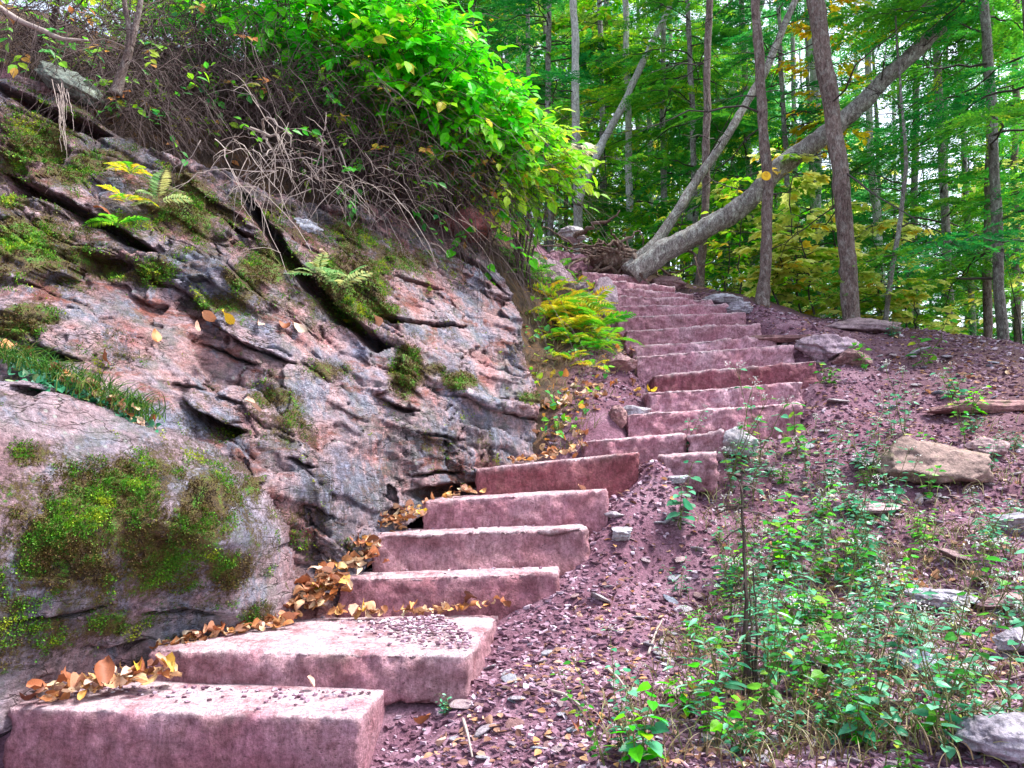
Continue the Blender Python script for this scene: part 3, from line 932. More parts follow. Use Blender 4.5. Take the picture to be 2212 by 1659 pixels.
# ------------------------------------------------------------------ loose stones
def rock_mesh(name, size, seed, flat=1.0, cuts=9, sub=5, mat=None):
    rg = np.random.default_rng(seed)
    bm = bmesh.new()
    bmesh.ops.create_icosphere(bm, subdivisions=sub, radius=1)
    V = np.array([v.co[:] for v in bm.verts])
    F = np.array([[v.index for v in f.verts] for f in bm.faces])
    bm.free()
    for k in range(cuts):
        n = norm(rg.normal(size=3) * np.array([1, 1, 1.2]))
        d = rg.uniform(.5, .82)
        s = V @ n - d
        V = V - np.clip(s, 0, 9)[:, None] * n
    V = V * (1 + fbm(V + seed, 2.2, 5, .6)[:, None] * .11)
    lay = np.floor((V[:, 2] + fbm(V + seed, 1.5, 2) * .12) * 5)
    V[:, :2] *= (1 + (np.modf(np.abs(np.sin(lay * 91.7 + seed) * 437.5))[0] - .5) * .13)[:, None]
    V = V * np.array(size) / 2
    V = V + norm(V) * (fbm(V * 14 + seed, 1, 3) * .05 * min(size))[:, None]
    return mesh(name, V, F, mat or M['stone'], True)


def stone(u, v, size, rz, label, seed, name='loose_stone', tilt=(0, 0), lift=.3, mat=None, group=None, Y=None, cuts=9, cat='stone', tint=(1, 1, 1)):
    p = ground_at(u, v) if Y is None else at(u, v, Y)
    o = obj(name, rock_mesh(name, size, seed, cuts=cuts, mat=mat), None, p + np.array((0, 0, size[2] * lift)))
    o.rotation_euler = (tilt[0], tilt[1], rz)
    o.color = tint + (1,)
    return tag(o, label, cat, group)


stone(1860, 712, (1.15, .8, .34), .05, 'large flat slab with dark red broken edge on the crest under two trunks', 11, 'flat_boulder', (.12, .04), .05, cuts=14, cat='boulder', tint=(.8, .6, .6))
stone(1785, 762, (.66, .5, .34), -.2, 'pale pinkish wedge boulder beside the middle steps', 12, 'boulder', (.3, .1), .0, cat='boulder', tint=(1.05, .82, .85))
stone(1840, 786, (.42, .34, .24), .4, 'small grey pointed boulder leaning against a paler one near the steps', 13, 'boulder', (0, -.1), .2, cat='boulder')
stone(1700, 738, (.95, .32, .13), -.28, 'long thin pale slab lying beside the twelfth step', 14, lift=.15)
for a_, b_, h_, d_, lb in [((1486, 942, 5.92), (1562, 930, 5.86), .26, .5, 'upper of two pale pink blocks at the end of the seventh step'), ((1428, 984, 5.56), (1546, 976, 5.5), .28, .34, 'lower of two blocks at the end of the sixth step with pale wavy top')]:
    o = block('stone_block', at(*a_), at(*b_), h_, d_, a_[0] * .01, 1.4)
    o.color = (1.25, 1.3, 1.3, 1)
    tag(o, lb, 'stone')
stone(1595, 988, (.32, .22, .26), .5, 'upright bluish white stone behind the white flowered weeds', 17)
stone(2030, 1020, (.80, .62, .42), .15, 'weathered flat topped brown block with dark undercut side on the weedy slope', 18, 'weathered_boulder', (.06, -.05), .12, cuts=7, cat='boulder', tint=(.62, .44, .36))
stone(2110, 890, (.95, .28, .14), -.30, 'long pale grey slab lying like a board on the upper slope', 19)
stone(2035, 1312, (.42, .22, .12), .2, 'dark blue grey slab with a yellow leaf on it among the weeds', 20, tilt=(.15, .15))
stone(2165, 1318, (.26, .2, .10), -.1, 'grey slab at the picture edge beside the dark blue slab', 21)
stone(1985, 1455, (.17, .14, .12), .1, 'squarish lilac grey stone alone in the weeds', 22)
stone(2190, 1415, (.18, .16, .14), .6, 'blue tinged rounded stone near the picture edge', 23)
stone(2110, 1455, (.15, .09, .04), -.3, 'small thin grey flake beside the lilac grey stone', 24)
stone(2180, 1620, (.30, .24, .14), .2, 'broad pinkish brown flat stone in the bottom corner of the slope', 25)
stone(2140, 985, (.36, .22, .16), .3, 'cracked white grey stone on the slope past the brown block', 26)
stone(2190, 1150, (.32, .24, .15), -.4, 'light blue grey stone on the bare upper slope', 27)
stone(1880, 1110, (.42, .2, .1), .2, 'pale brown half buried slab among leaning weeds', 28)
stone(1375, 905, (.28, .22, .17), .2, 'small angular block beside the seventh step', 29)
stone(1335, 920, (.14, .16, .2), .5, 'upright grey stone wedged behind the eighth step', 30)
stone(1340, 800, (.34, .25, .2), .1, 'grey wedge stone below the fern bank', 31)
stone(1235, 612, (.62, .5, .34), .1, 'smooth pale red boulder on the bank beside the upper steps', 32, 'boulder', Y=9.6, lift=-.3, cat='boulder', tint=(1.25, .95, .95))
stone(1305, 640, (.42, .4, .62), .0, 'upright reddish slab holding the bank beside the fifteenth step', 33, 'boulder', Y=9.35, lift=-.1, cat='boulder', tint=(1.3, .95, .92))
stone(1170, 590, (.9, .6, .55), .2, 'dull red broken boulder above the golden ferns', 34, 'boulder', Y=9.1, lift=-.1, cat='boulder', tint=(1.1, .8, .8))
stone(985, 480, (.75, .6, .35), -.2, 'rusty red block under the overhanging brush', 35, 'boulder', Y=7.35, lift=-.1, cat='boulder', tint=(.9, .4, .35))
stone(1440, 622, (.65, .4, .25), -.4, 'flat grey stone leaning beside the upper steps under the log', 36, 'boulder', tilt=(.1, .2), cat='boulder')
stone(1560, 660, (.55, .35, .18), .2, 'low pale stone at the end of the fifteenth step', 37)
stone(1600, 678, (.5, .3, .16), .0, 'low brown stone between the fourteenth step and a trunk', 38)
stone(1460, 1045, (.22, .14, .07), .1, 'flat white grey flake below the two loose blocks', 39)
stone(1330, 1120, (.14, .1, .05), .3, 'blue grey flake beside the fifth step', 40)
stone(1345, 1165, (.2, .15, .09), .7, 'pinkish flake with a red leaf beside the fourth step', 41)
stone(150, 165, (.50, .4, .22), .3, 'mossy grey stone perched on the outcrop below the forked stem', 42, 'boulder', (.3, .55), Y=5.62, lift=-.2, cat='boulder', tint=(.5, .62, .5))
stone(640, 500, (.35, .3, .2), .2, 'small pale stone lodged in the wide black crack', 43, Y=5.95, lift=0)
rg = np.random.default_rng(5)
polyA = np.array([(900, 1500), (1100, 1420), (1350, 1180), (1480, 1060), (1640, 1000), (1750, 900), (1850, 760), (2212, 760), (2212, 1659), (900, 1659)])
stone_meshes = [rock_mesh('shale_piece', (rg.uniform(.8, 1.2), rg.uniform(.5, .9), rg.uniform(.10, .28)), 60 + k, sub=3, cuts=8) for k in range(7)]
k = 0
while k < 230:
    u, v = rg.uniform(900, 2212), rg.uniform(760, 1659)
    if not in_poly(np.array([(u, v)]), polyA)[0]:
        continue
    p = ground_at(u, v)
    if p is None:
        continue
    sz = rg.uniform(.035, .10) * (p[1] / 4) ** .6 * (1.8 if rg.random() < .15 else 1)
    o = obj('shale_piece', stone_meshes[k % 7], None, p + np.array((0, 0, sz * .1)))
    o.scale = (sz, sz, sz)
    o.rotation_euler = (rg.normal() * .25, rg.normal() * .25, rg.uniform(0, 6.3))
    where = 'on the gravel path beside the lowest steps' if u < 1480 else ('on the upper slope beyond the weeds' if v < 1000 else 'among the weeds on the slope')
    tag(o, 'small grey mauve shale piece lying ' + where, 'stone', 'loose shale pieces ' + where)
    k += 1


# ------------------------------------------------------------------ gravel: nobody could count it
def chips(name, n, seed, smin, smax, region, label, mat):
    rg = np.random.default_rng(seed)
    u, v = rg.uniform(region[0], region[2], n * 3), rg.uniform(region[1], region[3], n * 3)
    # distances spread as the eye sees them
    Yv = np.exp(rg.uniform(math.log(2.4), math.log(11.5), n * 6))
    xv = rg.uniform(-1.2, 3.9, n * 6) * Yv / 5.5 * 1.4
    x = xv
    y = Yv
    ok = np.ones(len(x), bool)
    for s in STEPS:                                   # none inside a step
        e = s['B'] - s['A']
        w = np.linalg.norm(e[:2])
        ux = e[:2] / w
        uy = np.array((-ux[1], ux[0]))
        a = (x - s['A'][0]) * ux[0] + (y - s['A'][1]) * ux[1]
        b = (x - s['A'][0]) * uy[0] + (y - s['A'][1]) * uy[1]
        ok &= ~((a > -.02) & (a < w) & (b > -.02) & (b < s['d']))
    lx = np.interp(y, [2.4, 3.6, 3.9, 4.6, 5.5, 5.9, 7, 8, 9, 10, 11], [-.72, -.55, -.35, .0, .3, .15, .5, .8, .9, 1, 1])
    ok &= x > lx
    ok &= ~((y > 10.2) & (x > 3))
    dens = .45 + .55 * np.clip(pnoise(np.column_stack([x * .9, y * .9, x * 0])) + .5, 0, 1)
    ok &= rg.random(len(x)) < dens
    x, y = x[ok][:n], y[ok][:n]
    n = len(x)
    z = gz(x, y)
    s = np.exp(rg.uniform(math.log(smin), math.log(smax), n)) * (y / 4) ** .35
    C = np.array([(-1, -1, -1), (1, -1, -1), (1, 1, -1), (-1, 1, -1), (-1, -1, 1), (1, -1, 1), (1, 1, 1), (-1, 1, 1)]) * .5
    V = C[None] + rg.uniform(-.22, .22, (n, 8, 3))
    V *= (np.stack([np.ones(n), rg.uniform(.5, .95, n), rg.uniform(.18, .45, n)], -1) * s[:, None])[:, None]
    th = rg.uniform(0, 2 * PI, n)
    tx, ty = rg.normal(size=n) * .25, rg.normal(size=n) * .25
    c_, s_ = np.cos(th)[:, None], np.sin(th)[:, None]
    x_, y_, z_ = V[..., 0], V[..., 1], V[..., 2]
    V = np.stack([x_ * c_ - y_ * s_, x_ * s_ + y_ * c_, z_], -1)
    V[..., 2] += V[..., 0] * tx[:, None] + V[..., 1] * ty[:, None]
    V += np.column_stack([x, y, z + s * .08])[:, None]
    Q = np.array([(0, 3, 2, 1), (4, 5, 6, 7), (0, 1, 5, 4), (1, 2, 6, 5), (2, 3, 7, 6), (3, 0, 4, 7)])
    F = (np.arange(n)[:, None, None] * 8 + Q[None]).reshape(-1, 4)
    r = np.clip(rg.beta(1.6, 2.6, n), 0, 1)
    tag(obj(name, mesh(name, V.reshape(-1, 3), F, mat, False, {'rnd': np.repeat(r, 8)})), label, 'gravel', None, 'stuff')


chips('gravel', 46000, 3, .007, .036, (0, 0, 1, 1), 'purple grey shale gravel covering the slope beside the steps', M['chip'])

rg = np.random.default_rng(404)
V_, F_, h_ = [], [], []
n0 = 0
C8 = np.array([(-1, -1, -1), (1, -1, -1), (1, 1, -1), (-1, 1, -1), (-1, -1, 1), (1, -1, 1), (1, 1, 1), (-1, 1, 1)]) * .5
Q8 = np.array([(0, 3, 2, 1), (4, 5, 6, 7), (0, 1, 5, 4), (1, 2, 6, 5), (2, 3, 7, 6), (3, 0, 4, 7)])
for i, cnt in ((0, 160), (1, 750), (2, 60), (3, 40)):
    s_ = STEPS[i]
    ex = s_['B'] - s_['A']
    uy = norm(np.array((-ex[1], ex[0], 0.)))
    for k in range(cnt):
        if i == 1:
            f, g = 1 - abs(rg.normal()) * .16, rg.uniform(.12, .98)
            f -= (g - .3) * .28
            if not 0 < f < .99 or g < .9 - f * .75 + rg.normal() * .2:
                continue
        else:
            f, g = rg.uniform(.03, .97), 1 - abs(rg.normal()) * .3
            if g < .05:
                continue
        sz = rg.uniform(.006, .022)
        p = s_['A'] + ex * f + uy * (s_['d'] * g * (.62 if i == 0 else .8)) + np.array((0, 0, .006 + (max(0, f - .55) * .12 * g if i == 1 else 0)))
        v_ = (C8 + rg.uniform(-.2, .2, (8, 3))) * np.array((1, rg.uniform(.5, .9), rg.uniform(.25, .5))) * sz
        v_ = v_ @ np.array(Matrix.Rotation(rg.uniform(0, 6.3), 3, 'Z')).T
        V_.append(v_ + p)
        F_.append(Q8 + n0)
        h_.append(np.full(8, rg.random()))
        n0 += 8
tag(obj('gravel', mesh('gravel', np.concatenate(V_), np.concatenate(F_), M['chip'], False, {'rnd': np.concatenate(h_)})), 'fine grit and shale bits spilled over the treads of the lowest steps', 'gravel', None, 'stuff')

# ------------------------------------------------------------------ trees
def spline(pts, n):
    pts = np.asarray(pts, float)
    d = np.concatenate([[0], np.cumsum(np.linalg.norm(np.diff(pts, axis=0), axis=1))])
    t = np.linspace(0, d[-1], n)
    P = np.stack([np.interp(t, d, pts[:, k]) for k in range(3)], -1)
    for _ in range(max(2, n // 12)):
        P[1:-1] = .25 * P[:-2] + .5 * P[1:-1] + .25 * P[2:]
    return P


def trunk_mesh(name, pts, r, mat, n=110, sides=24, flare=.35, seed=0):
    """pts relative to the tree's base, r radii at each point"""
    P = spline(pts, n)
    pts = np.asarray(pts, float)
    d = np.concatenate([[0], np.cumsum(np.linalg.norm(np.diff(pts, axis=0), axis=1))])
    t = np.linspace(0, d[-1], n)
    rr = np.interp(t, d, r)
    rr = rr * (1 + flare * np.exp(-t / (3.5 * r[0])))
    P = P + np.stack([fbm(np.column_stack([t * .9, t * 0 + seed, t * 0 + k * 5]), 1, 2) for k in range(3)], -1) * r[0] * .35 * np.clip(t / .5, 0, 1)[:, None]
    mb = MB()
    mb.tubes(P, rr, sides)
    V = np.concatenate(mb.V)
    ax = np.repeat(P, sides, 0)
    dv = V - ax
    V = ax + dv * (1 + fbm(V * np.array([1, 1, .5]) + seed, 6, 3)[:, None] * .15 + fbm(V * np.array([1, 1, .3]) + seed, 20, 3)[:, None] * .10 + np.clip(fbm(V + seed * 2, 3.2, 2) - .55, 0, 1)[:, None] * .8)
    c0 = np.arange(sides)[None, ::-1]
    c1 = (n - 1) * sides + np.arange(sides)[None]
    return mesh(name, V, [np.concatenate(mb.F4), c0, c1], mat, True), P


def dead_branches(name, P, rg, n, mat, lmin=.6, lmax=2.2, r=.012, lo=.15, az=None):
    mb = MB()
    for _ in range(n):
        i = int(len(P) * rg.uniform(lo, .98))
        i = min(i, len(P) - 1)
        a = rg.uniform(0, 2 * PI) if az is None else rg.normal(az, .9)
        L = rg.uniform(lmin, lmax)
        d = np.array((math.cos(a), math.sin(a), rg.normal(.15, .3)))
        m = 9
        t = np.linspace(0, 1, m)[:, None]
        Q = P[i] + d * L * t + np.array((0, 0, -.3 * L)) * t ** 2 * rg.uniform(-.6, 1.2) + np.cumsum(rg.normal(size=(m, 3)) * .022 * L, 0)
        Q[0] = P[i]
        mb.tubes(Q, r * (1.1 - .9 * t[:, 0]) * rg.uniform(.6, 1.3), 4)
        for _ in range(rg.integers(2, 6)):
            j = rg.integers(2, m - 1)
            d2 = norm(d + rg.normal(size=3) * .7)
            L2 = L * rg.uniform(.15, .45)
            t2 = np.linspace(0, 1, 5)[:, None]
            Q2 = Q[j] + d2 * L2 * t2 + np.cumsum(rg.normal(size=(5, 3)) * .03 * L2, 0)
            Q2[0] = Q[j]
            mb.tubes(Q2, r * .45 * (1.1 - .8 * t2[:, 0]), 3)
    return mb.mesh(name, mat)


def tree(name, spec, label, cat, mat, Y, group=None, seed=0, branches=6, br=.012, lmax=2.2, under=None, up=5.0, flare=.35, lo=.15, Ys=None):
    """spec: (u, v, width in px of the 2212 view) from the foot up, at distance Y"""
    Ys = Ys or [Y] * len(spec)
    pts = [at(u, v, y) for (u, v, w), y in zip(spec, Ys)]
    r = [w * K * y / FPX / 2 for (u, v, w), y in zip(spec, Ys)]
    base = pts[0].copy()
    if under is None:
        g = gz(base[0], base[1])[0]
        if g < base[2]:
            pts[0][2] = g - .1
        base = np.array((pts[0][0], pts[0][1], pts[0][2]))
    # carry on above the picture
    if up:
        d = norm(pts[-1] - pts[-2])
        pts.append(pts[-1] + d * up)
        r.append(r[-1] * (.6 if up > 1 else .8))
    rel = [p - base for p in pts]
    root = empty(name, base)
    tag(root, label, cat, group)
    me, P = trunk_mesh('trunk', rel, r, mat, seed=seed, flare=flare)
    obj('trunk', me, root)
    if branches:
        rg = np.random.default_rng(seed + 100)
        obj('dead_branches', dead_branches('dead_branches', P, rg, branches, M['branch'], .5, lmax, br, lo), root)
    return root


# the near, named trunks
tree('tree', [(1838, 680, 36), (1826, 500, 34), (1810, 330, 35), (1788, 180, 36), (1762, -10, 36)], 'thick dark trunk curving up in front of the leaning log', 'tree', M['bark_brown'], 9.7, seed=1, branches=16, lmax=2.6, flare=.15)
t5 = tree('tree', [(1645, 668, 26), (1656, 520, 23), (1658, 400, 23), (1645, 200, 21), (1632, -10, 20)], 'slender grey brown trunk carrying the yellow trail disc', 'tree', M['bark_brown'], 10.2, seed=2, branches=16, lmax=2.4, flare=.25)
tree('tree', [(1508, 625, 20), (1520, 520, 18), (1525, 370, 17), (1528, 180, 16), (1532, -10, 15)], 'thin brown trunk standing just behind the leaning log foot', 'tree', M['bark_brown'], 12.2, seed=3, branches=14, lmax=2.2)
tree('tree', [(1250, 470, 20), (1245, 300, 18), (1242, 150, 17), (1239, -10, 16)], 'straight pale grey trunk above the lime bush end', 'tree', M['bark_pale'], 15.5, seed=4, branches=8)
tree('tree', [(1358, 485, 16), (1358, 300, 15), (1353, 120, 14), (1351, -10, 13)], 'straight pale grey trunk rising behind the tangled roots', 'tree', M['bark_pale'], 16.5, seed=5, branches=10, lmax=2.6)
tree('tree', [(1408, 430, 12), (1402, 250, 11), (1394, 60, 10), (1390, -20, 9)], 'thin pale trunk between the grey trunks and the leaning limb', 'tree', M['bark_pale'], 20, seed=6, branches=8)
tree('tree', [(1908, 690, 11), (1925, 590, 11), (1945, 480, 10), (1958, 360, 9), (1950, 250, 6)], 'thin crooked grey sapling trunk right of the thick dark trunk', 'tree', M['bark_grey'], 10.4, seed=7, branches=10, up=1.5, br=.009, lmax=1.6)
tree('tree', [(1905, 690, 20), (1898, 500, 18), (1880, 350, 16), (1876, 180, 14), (1874, -10, 12)], 'pale lichened trunk behind the thin crooked sapling', 'tree', M['bark_pale'], 15, seed=8, branches=10)
tree('tree', [(2128, 730, 19), (2132, 560, 18), (2138, 350, 16), (2140, -10, 13)], 'dark trunk against the white sky near the picture edge', 'tree', M['bark_brown'], 12, seed=9, branches=14, lmax=2.8)
tree('tree', [(1968, 690, 16), (1972, 500, 15), (1978, 300, 14), (1980, -10, 12)], 'grey trunk against the sky behind the crooked sapling', 'tree', M['bark_grey'], 17, seed=10, branches=12)
tree('tree', [(1768, 640, 24), (1764, 400, 22), (1762, 200, 20), (1748, -10, 18)], 'pale trunk half hidden behind the thick dark trunk', 'tree', M['bark_pale'], 16, seed=11, branches=8)
tree('tree', [(2030, 700, 14), (2040, 400, 13), (2044, -10, 10)], 'slim trunk between the sky gaps at the wood edge', 'tree', M['bark_grey'], 20, seed=12, branches=10)
tree('tree', [(1480, 600, 12), (1484, 300, 11), (1486, -10, 9)], 'slim trunk in the green shade behind the leaning limb', 'tree', M['bark_grey'], 19, seed=13, branches=10)
tree('tree', [(1720, 640, 12), (1716, 300, 11), (1712, -10, 9)], 'slim grey trunk between the disc trunk and the dark trunk', 'tree', M['bark_grey'], 20, seed=14, branches=10)
tree('tree', [(2188, 740, 16), (2192, 400, 14), (2196, -10, 12)], 'dark trunk nearest the picture edge in the sky gaps', 'tree', M['bark_brown'], 15, seed=15, branches=10)
for k, (u, v0, w, Y, lb) in enumerate([(986, 230, 9, 24, 'thin grey trunk just above the cream leaves'), (1092, 330, 9, 22, 'short lit grey trunk piece above the green bush'), (1140, 360, 9, 24, 'thin trunk in blue shade beyond the bush'),
                                       (1178, 400, 10, 22, 'thin leaning grey trunk beyond the bush end'), (1208, 420, 8, 26, 'faint far trunk left of the straight pale trunk'), (1310, 460, 9, 27, 'faint far trunk between the two straight pale trunks'),
                                       (1036, 280, 10, 26, 'far trunk with yellow leaves behind it'), (1450, 560, 9, 28, 'faint far trunk above the leaning limb foot'), (1580, 600, 10, 26, 'faint far trunk left of the disc trunk'),
                                       (1690, 640, 9, 28, 'faint far trunk right of the disc trunk'), (1850, 660, 10, 27, 'faint far trunk behind the lichened trunk'), (2080, 700, 11, 24, 'far trunk in the widest sky gap'), (1930, 680, 8, 30, 'faint far trunk beside the crooked sapling')]):
    tree('tree', [(u, v0, w), (u + 4, v0 - 150, w * .95), (u - 2, -10, w * .8)], lb, 'tree', M['bark_pale'] if k % 2 == 0 else M['bark_grey'], Y, seed=30 + k, branches=8, lmax=2.2)

# the leaning log and the limbs beside it
lg = tree('leaning_log', [(1368, 596, 50), (1394, 575, 49), (1498, 508, 46), (1646, 406, 43), (1786, 288, 40), (1890, 192, 36), (1975, 115, 32)], 'thick grey log leaning up to the right across the trunks', 'log', M['bark_log'], 11.2, seed=20, branches=14, br=.012, lmax=.8,
          under=False, up=.5, flare=.0, lo=.3, Ys=[11.6, 11.55, 11.4, 11.2, 11.0, 10.85, 10.7])
tree('leaning_tree', [(1352, 585, 26), (1420, 520, 23), (1500, 400, 20), (1590, 260, 18), (1650, 160, 17), (1722, -10, 14)], 'thin bowed dark trunk leaning beside the thick log', 'tree', M['bark_log'], 11.9, seed=21, branches=10, under=False, up=3, flare=.1,
     Ys=[11.8, 11.9, 12, 12.1, 12.2, 12.3])
tree('leaning_tree', [(1245, 440, 17), (1290, 330, 17), (1345, 230, 16), (1400, 110, 14), (1460, -10, 12)], 'pale smooth trunk leaning from the lime bush toward the upper middle', 'tree', M['bark_pale'], 15, seed=22, branches=6, under=False, up=4)
tree('leaning_tree', [(1490, 480, 20), (1545, 330, 20), (1580, 210, 19), (1625, 70, 16), (1650, -10, 14)], 'whitish trunk leaning behind the bowed dark trunk', 'tree', M['bark_pale'], 17, seed=23, branches=6, under=False, up=4)

# upturned root plate at the foot of the log
rg = np.random.default_rng(77)
rb = at(1330, 560, 12.2)
rt = empty('root_tangle', rb)
tag(rt, 'tangle of exposed brown roots on the bank at the foot of the log', 'roots')
mb = MB()
for k in range(46):
    a = rg.uniform(0, 2 * PI)
    m = 12
    t = np.linspace(0, 1, m)[:, None]
    L = rg.uniform(.5, 1.5)
    st = np.array((rg.normal() * .35, rg.normal() * .2, rg.normal() * .14))
    d = np.array((math.cos(a) * 1.2 - .4, math.sin(a) * .5 - .25, rg.normal(.1, .35)))
    Q = st + d * L * t * .8 + np.array((0, 0, -.45)) * t ** 2 * rg.uniform(0, 1.5) + np.cumsum(rg.normal(size=(m, 3)) * .045, 0)
    mb.tubes(Q, rg.uniform(.012, .045) * (1.05 - .8 * t[:, 0]), 6)
obj('roots', mb.mesh('roots', M['root'], True), rt)
obj('stump', rock_mesh('stump', (.8, .5, .5), 91, mat=M['root']), rt)
stone(1235, 522, (.45, .35, .3), 0, 'round grey rock at the edge of the root tangle', 92, 'boulder', Y=12.4, cat='boulder')

# yellow trail disc
q = at(1655, 380, 9.98)
dm = NT('yellow_paint')
disc_mat = dm.done(dm.pbr(dm.ramp(dm.noise(dm.coord(), 30, 3), [(.3, (.75, .42, .0)), (.7, (.85, .58, .01))]), .4))
dk = plain_mat('faded_red_ink', (.42, .13, .02))


def disc(r, th, n=40):
    a = np.arange(n) * 2 * PI / n
    rim = np.column_stack([np.cos(a) * r, a * 0, np.sin(a) * r])
    b = np.column_stack([np.cos(a) * r * .94, a * 0 - th, np.sin(a) * r * .94])
    V = np.concatenate([rim, b])
    i = np.arange(n)
    return V, [np.column_stack([i, (i + 1) % n, (i + 1) % n + n, i + n]), (np.arange(n) + n)[None, :], np.arange(n)[None, ::-1]]


tm = empty('trail_marker', q)
tag(tm, 'round yellow trail marker disc nailed to the slender trunk', 'trail marker')
V, F_ = disc(.062, .006)
obj('disc', mesh('disc', V, F_, disc_mat), tm)
mb = MB()
for row, (zz, ws) in enumerate(((.022, (.012, .016, .01)), (.002, (.02, .012, .018)), (-.018, (.016, .018)))):
    x = -sum(ws) / 2 - .004 * (len(ws) - 1) / 2
    for w in ws:
        for k in range(3):
            xx = x + w * (k + .1) / 3
            mb.add([(xx, -.0075, zz), (xx + w / 4.5, -.0075, zz), (xx + w / 4.5, -.0075, zz + .010), (xx, -.0075, zz + .010)], [(0, 1, 2, 3)])
        x += w + .004
obj('faded_print', mb.mesh('faded_print', dk), tm)
V, F_ = disc(.006, .004, 12)
nl = obj('nail', mesh('nail', V + np.array((0, -.006, .045)), F_, M['bark_grey']), tm)


# ------------------------------------------------------------------ hemlocks
def hemlock_crown(name, rg, H, z0, nb, Lmax, mat, ndl=.075):
    mb = MB()
    wb = MB()
    for b in range(nb):
        f = rg.random()
        z = z0 + (H - z0) * f
        a = rg.uniform(0, 2 * PI)
        L = Lmax * (1 - .75 * f) * rg.uniform(.55, 1.1)
        m = 16
        t = np.linspace(0, 1, m)
        hd = np.array((math.cos(a), math.sin(a), 0))
        Q = hd * L * t[:, None] + np.array((0, 0, 1.)) * (z + L * (.18 * t - .42 * t ** 2))[:, None] + np.cumsum(rg.normal(size=(m, 3)) * .015 * L, 0)
        wb.tubes(Q, .018 * (1.05 - .95 * t), 4)
        side = np.array((-math.sin(a), math.cos(a), 0))
        for i in range(3, m):
            for sg in (-1, 1):
                for rep in range(1 if L < 1.2 else 2):
                    l2 = (.55 * L * (1 - t[i]) + .22) * rg.uniform(.5, 1.15)
                    d2 = norm(hd * rg.uniform(.5, 1.1) + side * sg * rg.uniform(.6, 1.2) + np.array((0, 0, rg.normal(-.12, .12))))
                    k = max(3, int(l2 / (.042 if ndl < .07 else .055)))
                    s = np.linspace(.1, 1, k)
                    pos = Q[i] + d2 * (l2 * s)[:, None] + np.array((0, 0, -.22 * l2)) * (s ** 2)[:, None]
                    n2 = norm(np.array((0, 0, 1.)) + rg.normal(size=3) * .25)
                    s2 = np.cross(n2, d2)
                    c = np.clip(rg.normal(.5, .2) + .15 * s, 0, 1)
                    for g in (-1, 1):
                        axv = norm(d2 * .75 + s2 * g * .7 + rg.normal(size=(k, 3)) * .18)
                        mb.leaves(pos, axv, np.broadcast_to(n2, (k, 3)) + rg.normal(size=(k, 3)) * .2, ndl * rg.uniform(.8, 1.7, k) * (1.15 - .5 * s), T_DIAMOND, c, 1.1)
    return mb.mesh(name, mat), wb.mesh('limbs', M['branch'])


rg = np.random.default_rng(21)
protos = []
for k in range(4):
    H = 15
    far = k >= 2
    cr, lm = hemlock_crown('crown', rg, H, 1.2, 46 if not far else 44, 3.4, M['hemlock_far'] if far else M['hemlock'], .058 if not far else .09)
    tk, _ = trunk_mesh('trunk', [(0, 0, -.3), (.05, 0, 5), (-.05, .05, 10), (0, 0, H)], [.075, .065, .045, .015], M['bark_grey'], 30, 10, seed=50 + k)
    e = empty('hemlock_tree', (0, -60 - k, -40))
    obj('trunk', tk, e)
    obj('crown', cr, e)
    obj('limbs', lm, e)
    protos.append(e)
spots = [  # u of the stem, distance, kind, scale
    (2150, 10.8, 0, 1.0), (2260, 9.5, 1, .95), (2040, 13.5, 1, 1.0), (1620, 15.5, 0, 1.0), (1440, 17, 1, 1.0), (1300, 18.5, 0, 1.05), (1760, 18, 0, 1.0), (1900, 19.5, 1, 1.0), (1140, 20, 0, 1.0), (1020, 21, 1, 1.0),
    (2330, 14, 0, 1.1), (1560, 21, 2, 1.1), (1380, 23, 3, 1.1), (1220, 24, 2, 1.1), (1080, 27, 3, 1.2), (940, 24, 2, 1.1), (1680, 24, 3, 1.1), (1830, 26, 2, 1.1), (2220, 19, 2, 1.1), (2100, 27, 3, 1.1), (1000, 33, 2, 1.4), (1160, 34, 3, 1.4),
    (1320, 33, 2, 1.3), (1470, 32, 3, 1.3), (1620, 34, 2, 1.3), (1760, 36, 3, 1.3), (860, 30, 3, 1.3), (740, 27, 2, 1.2), (2000, 36, 2, 1.3), (2300, 27, 3, 1.2), (1240, 44, 2, 1.6), (1420, 45, 3, 1.6), (1560, 46, 2, 1.6), (1080, 46, 3, 1.6), (1700, 48, 2, 1.6), (560, 24, 3, 1.2), (380, 22, 2, 1.2), (1500, 15, 1, .9), (1190, 17, 0, .95), (1700, 14.2, 1, .75), (1960, 16.5, 0, .9), (2090, 17, 1, 1.0), (2180, 22, 2, 1.0), (1890, 30, 2, 1.2), (1050, 23.5, 2, 1.1), (960, 38, 3, 1.6), (1740, 30, 2, 1.3), (1610, 40, 3, 1.6)]
used = [False] * 4
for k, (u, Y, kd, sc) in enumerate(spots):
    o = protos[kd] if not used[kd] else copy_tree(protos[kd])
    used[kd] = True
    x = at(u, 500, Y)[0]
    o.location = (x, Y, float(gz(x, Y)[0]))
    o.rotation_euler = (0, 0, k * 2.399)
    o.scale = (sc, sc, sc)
    if k in (0, 1, 2, 10):
        lb = {0: 'bright green hemlock hanging its sprays over the picture edge', 1: 'feathery green hemlock at the top corner beyond the log end', 2: 'dark green hemlock behind the end of the leaning log', 10: 'hemlock boughs reaching in from outside the picture edge'}[k]
        tag(o, lb, 'hemlock tree', 'hemlocks of the wood')
    elif Y < 22:
        tag(o, 'mid green hemlock standing in the wood behind the leaning log and limbs', 'hemlock tree', 'hemlocks of the wood')
    else:
        tag(o, 'bluish green hemlock far back in the wood', 'hemlock tree', 'hemlocks of the wood')


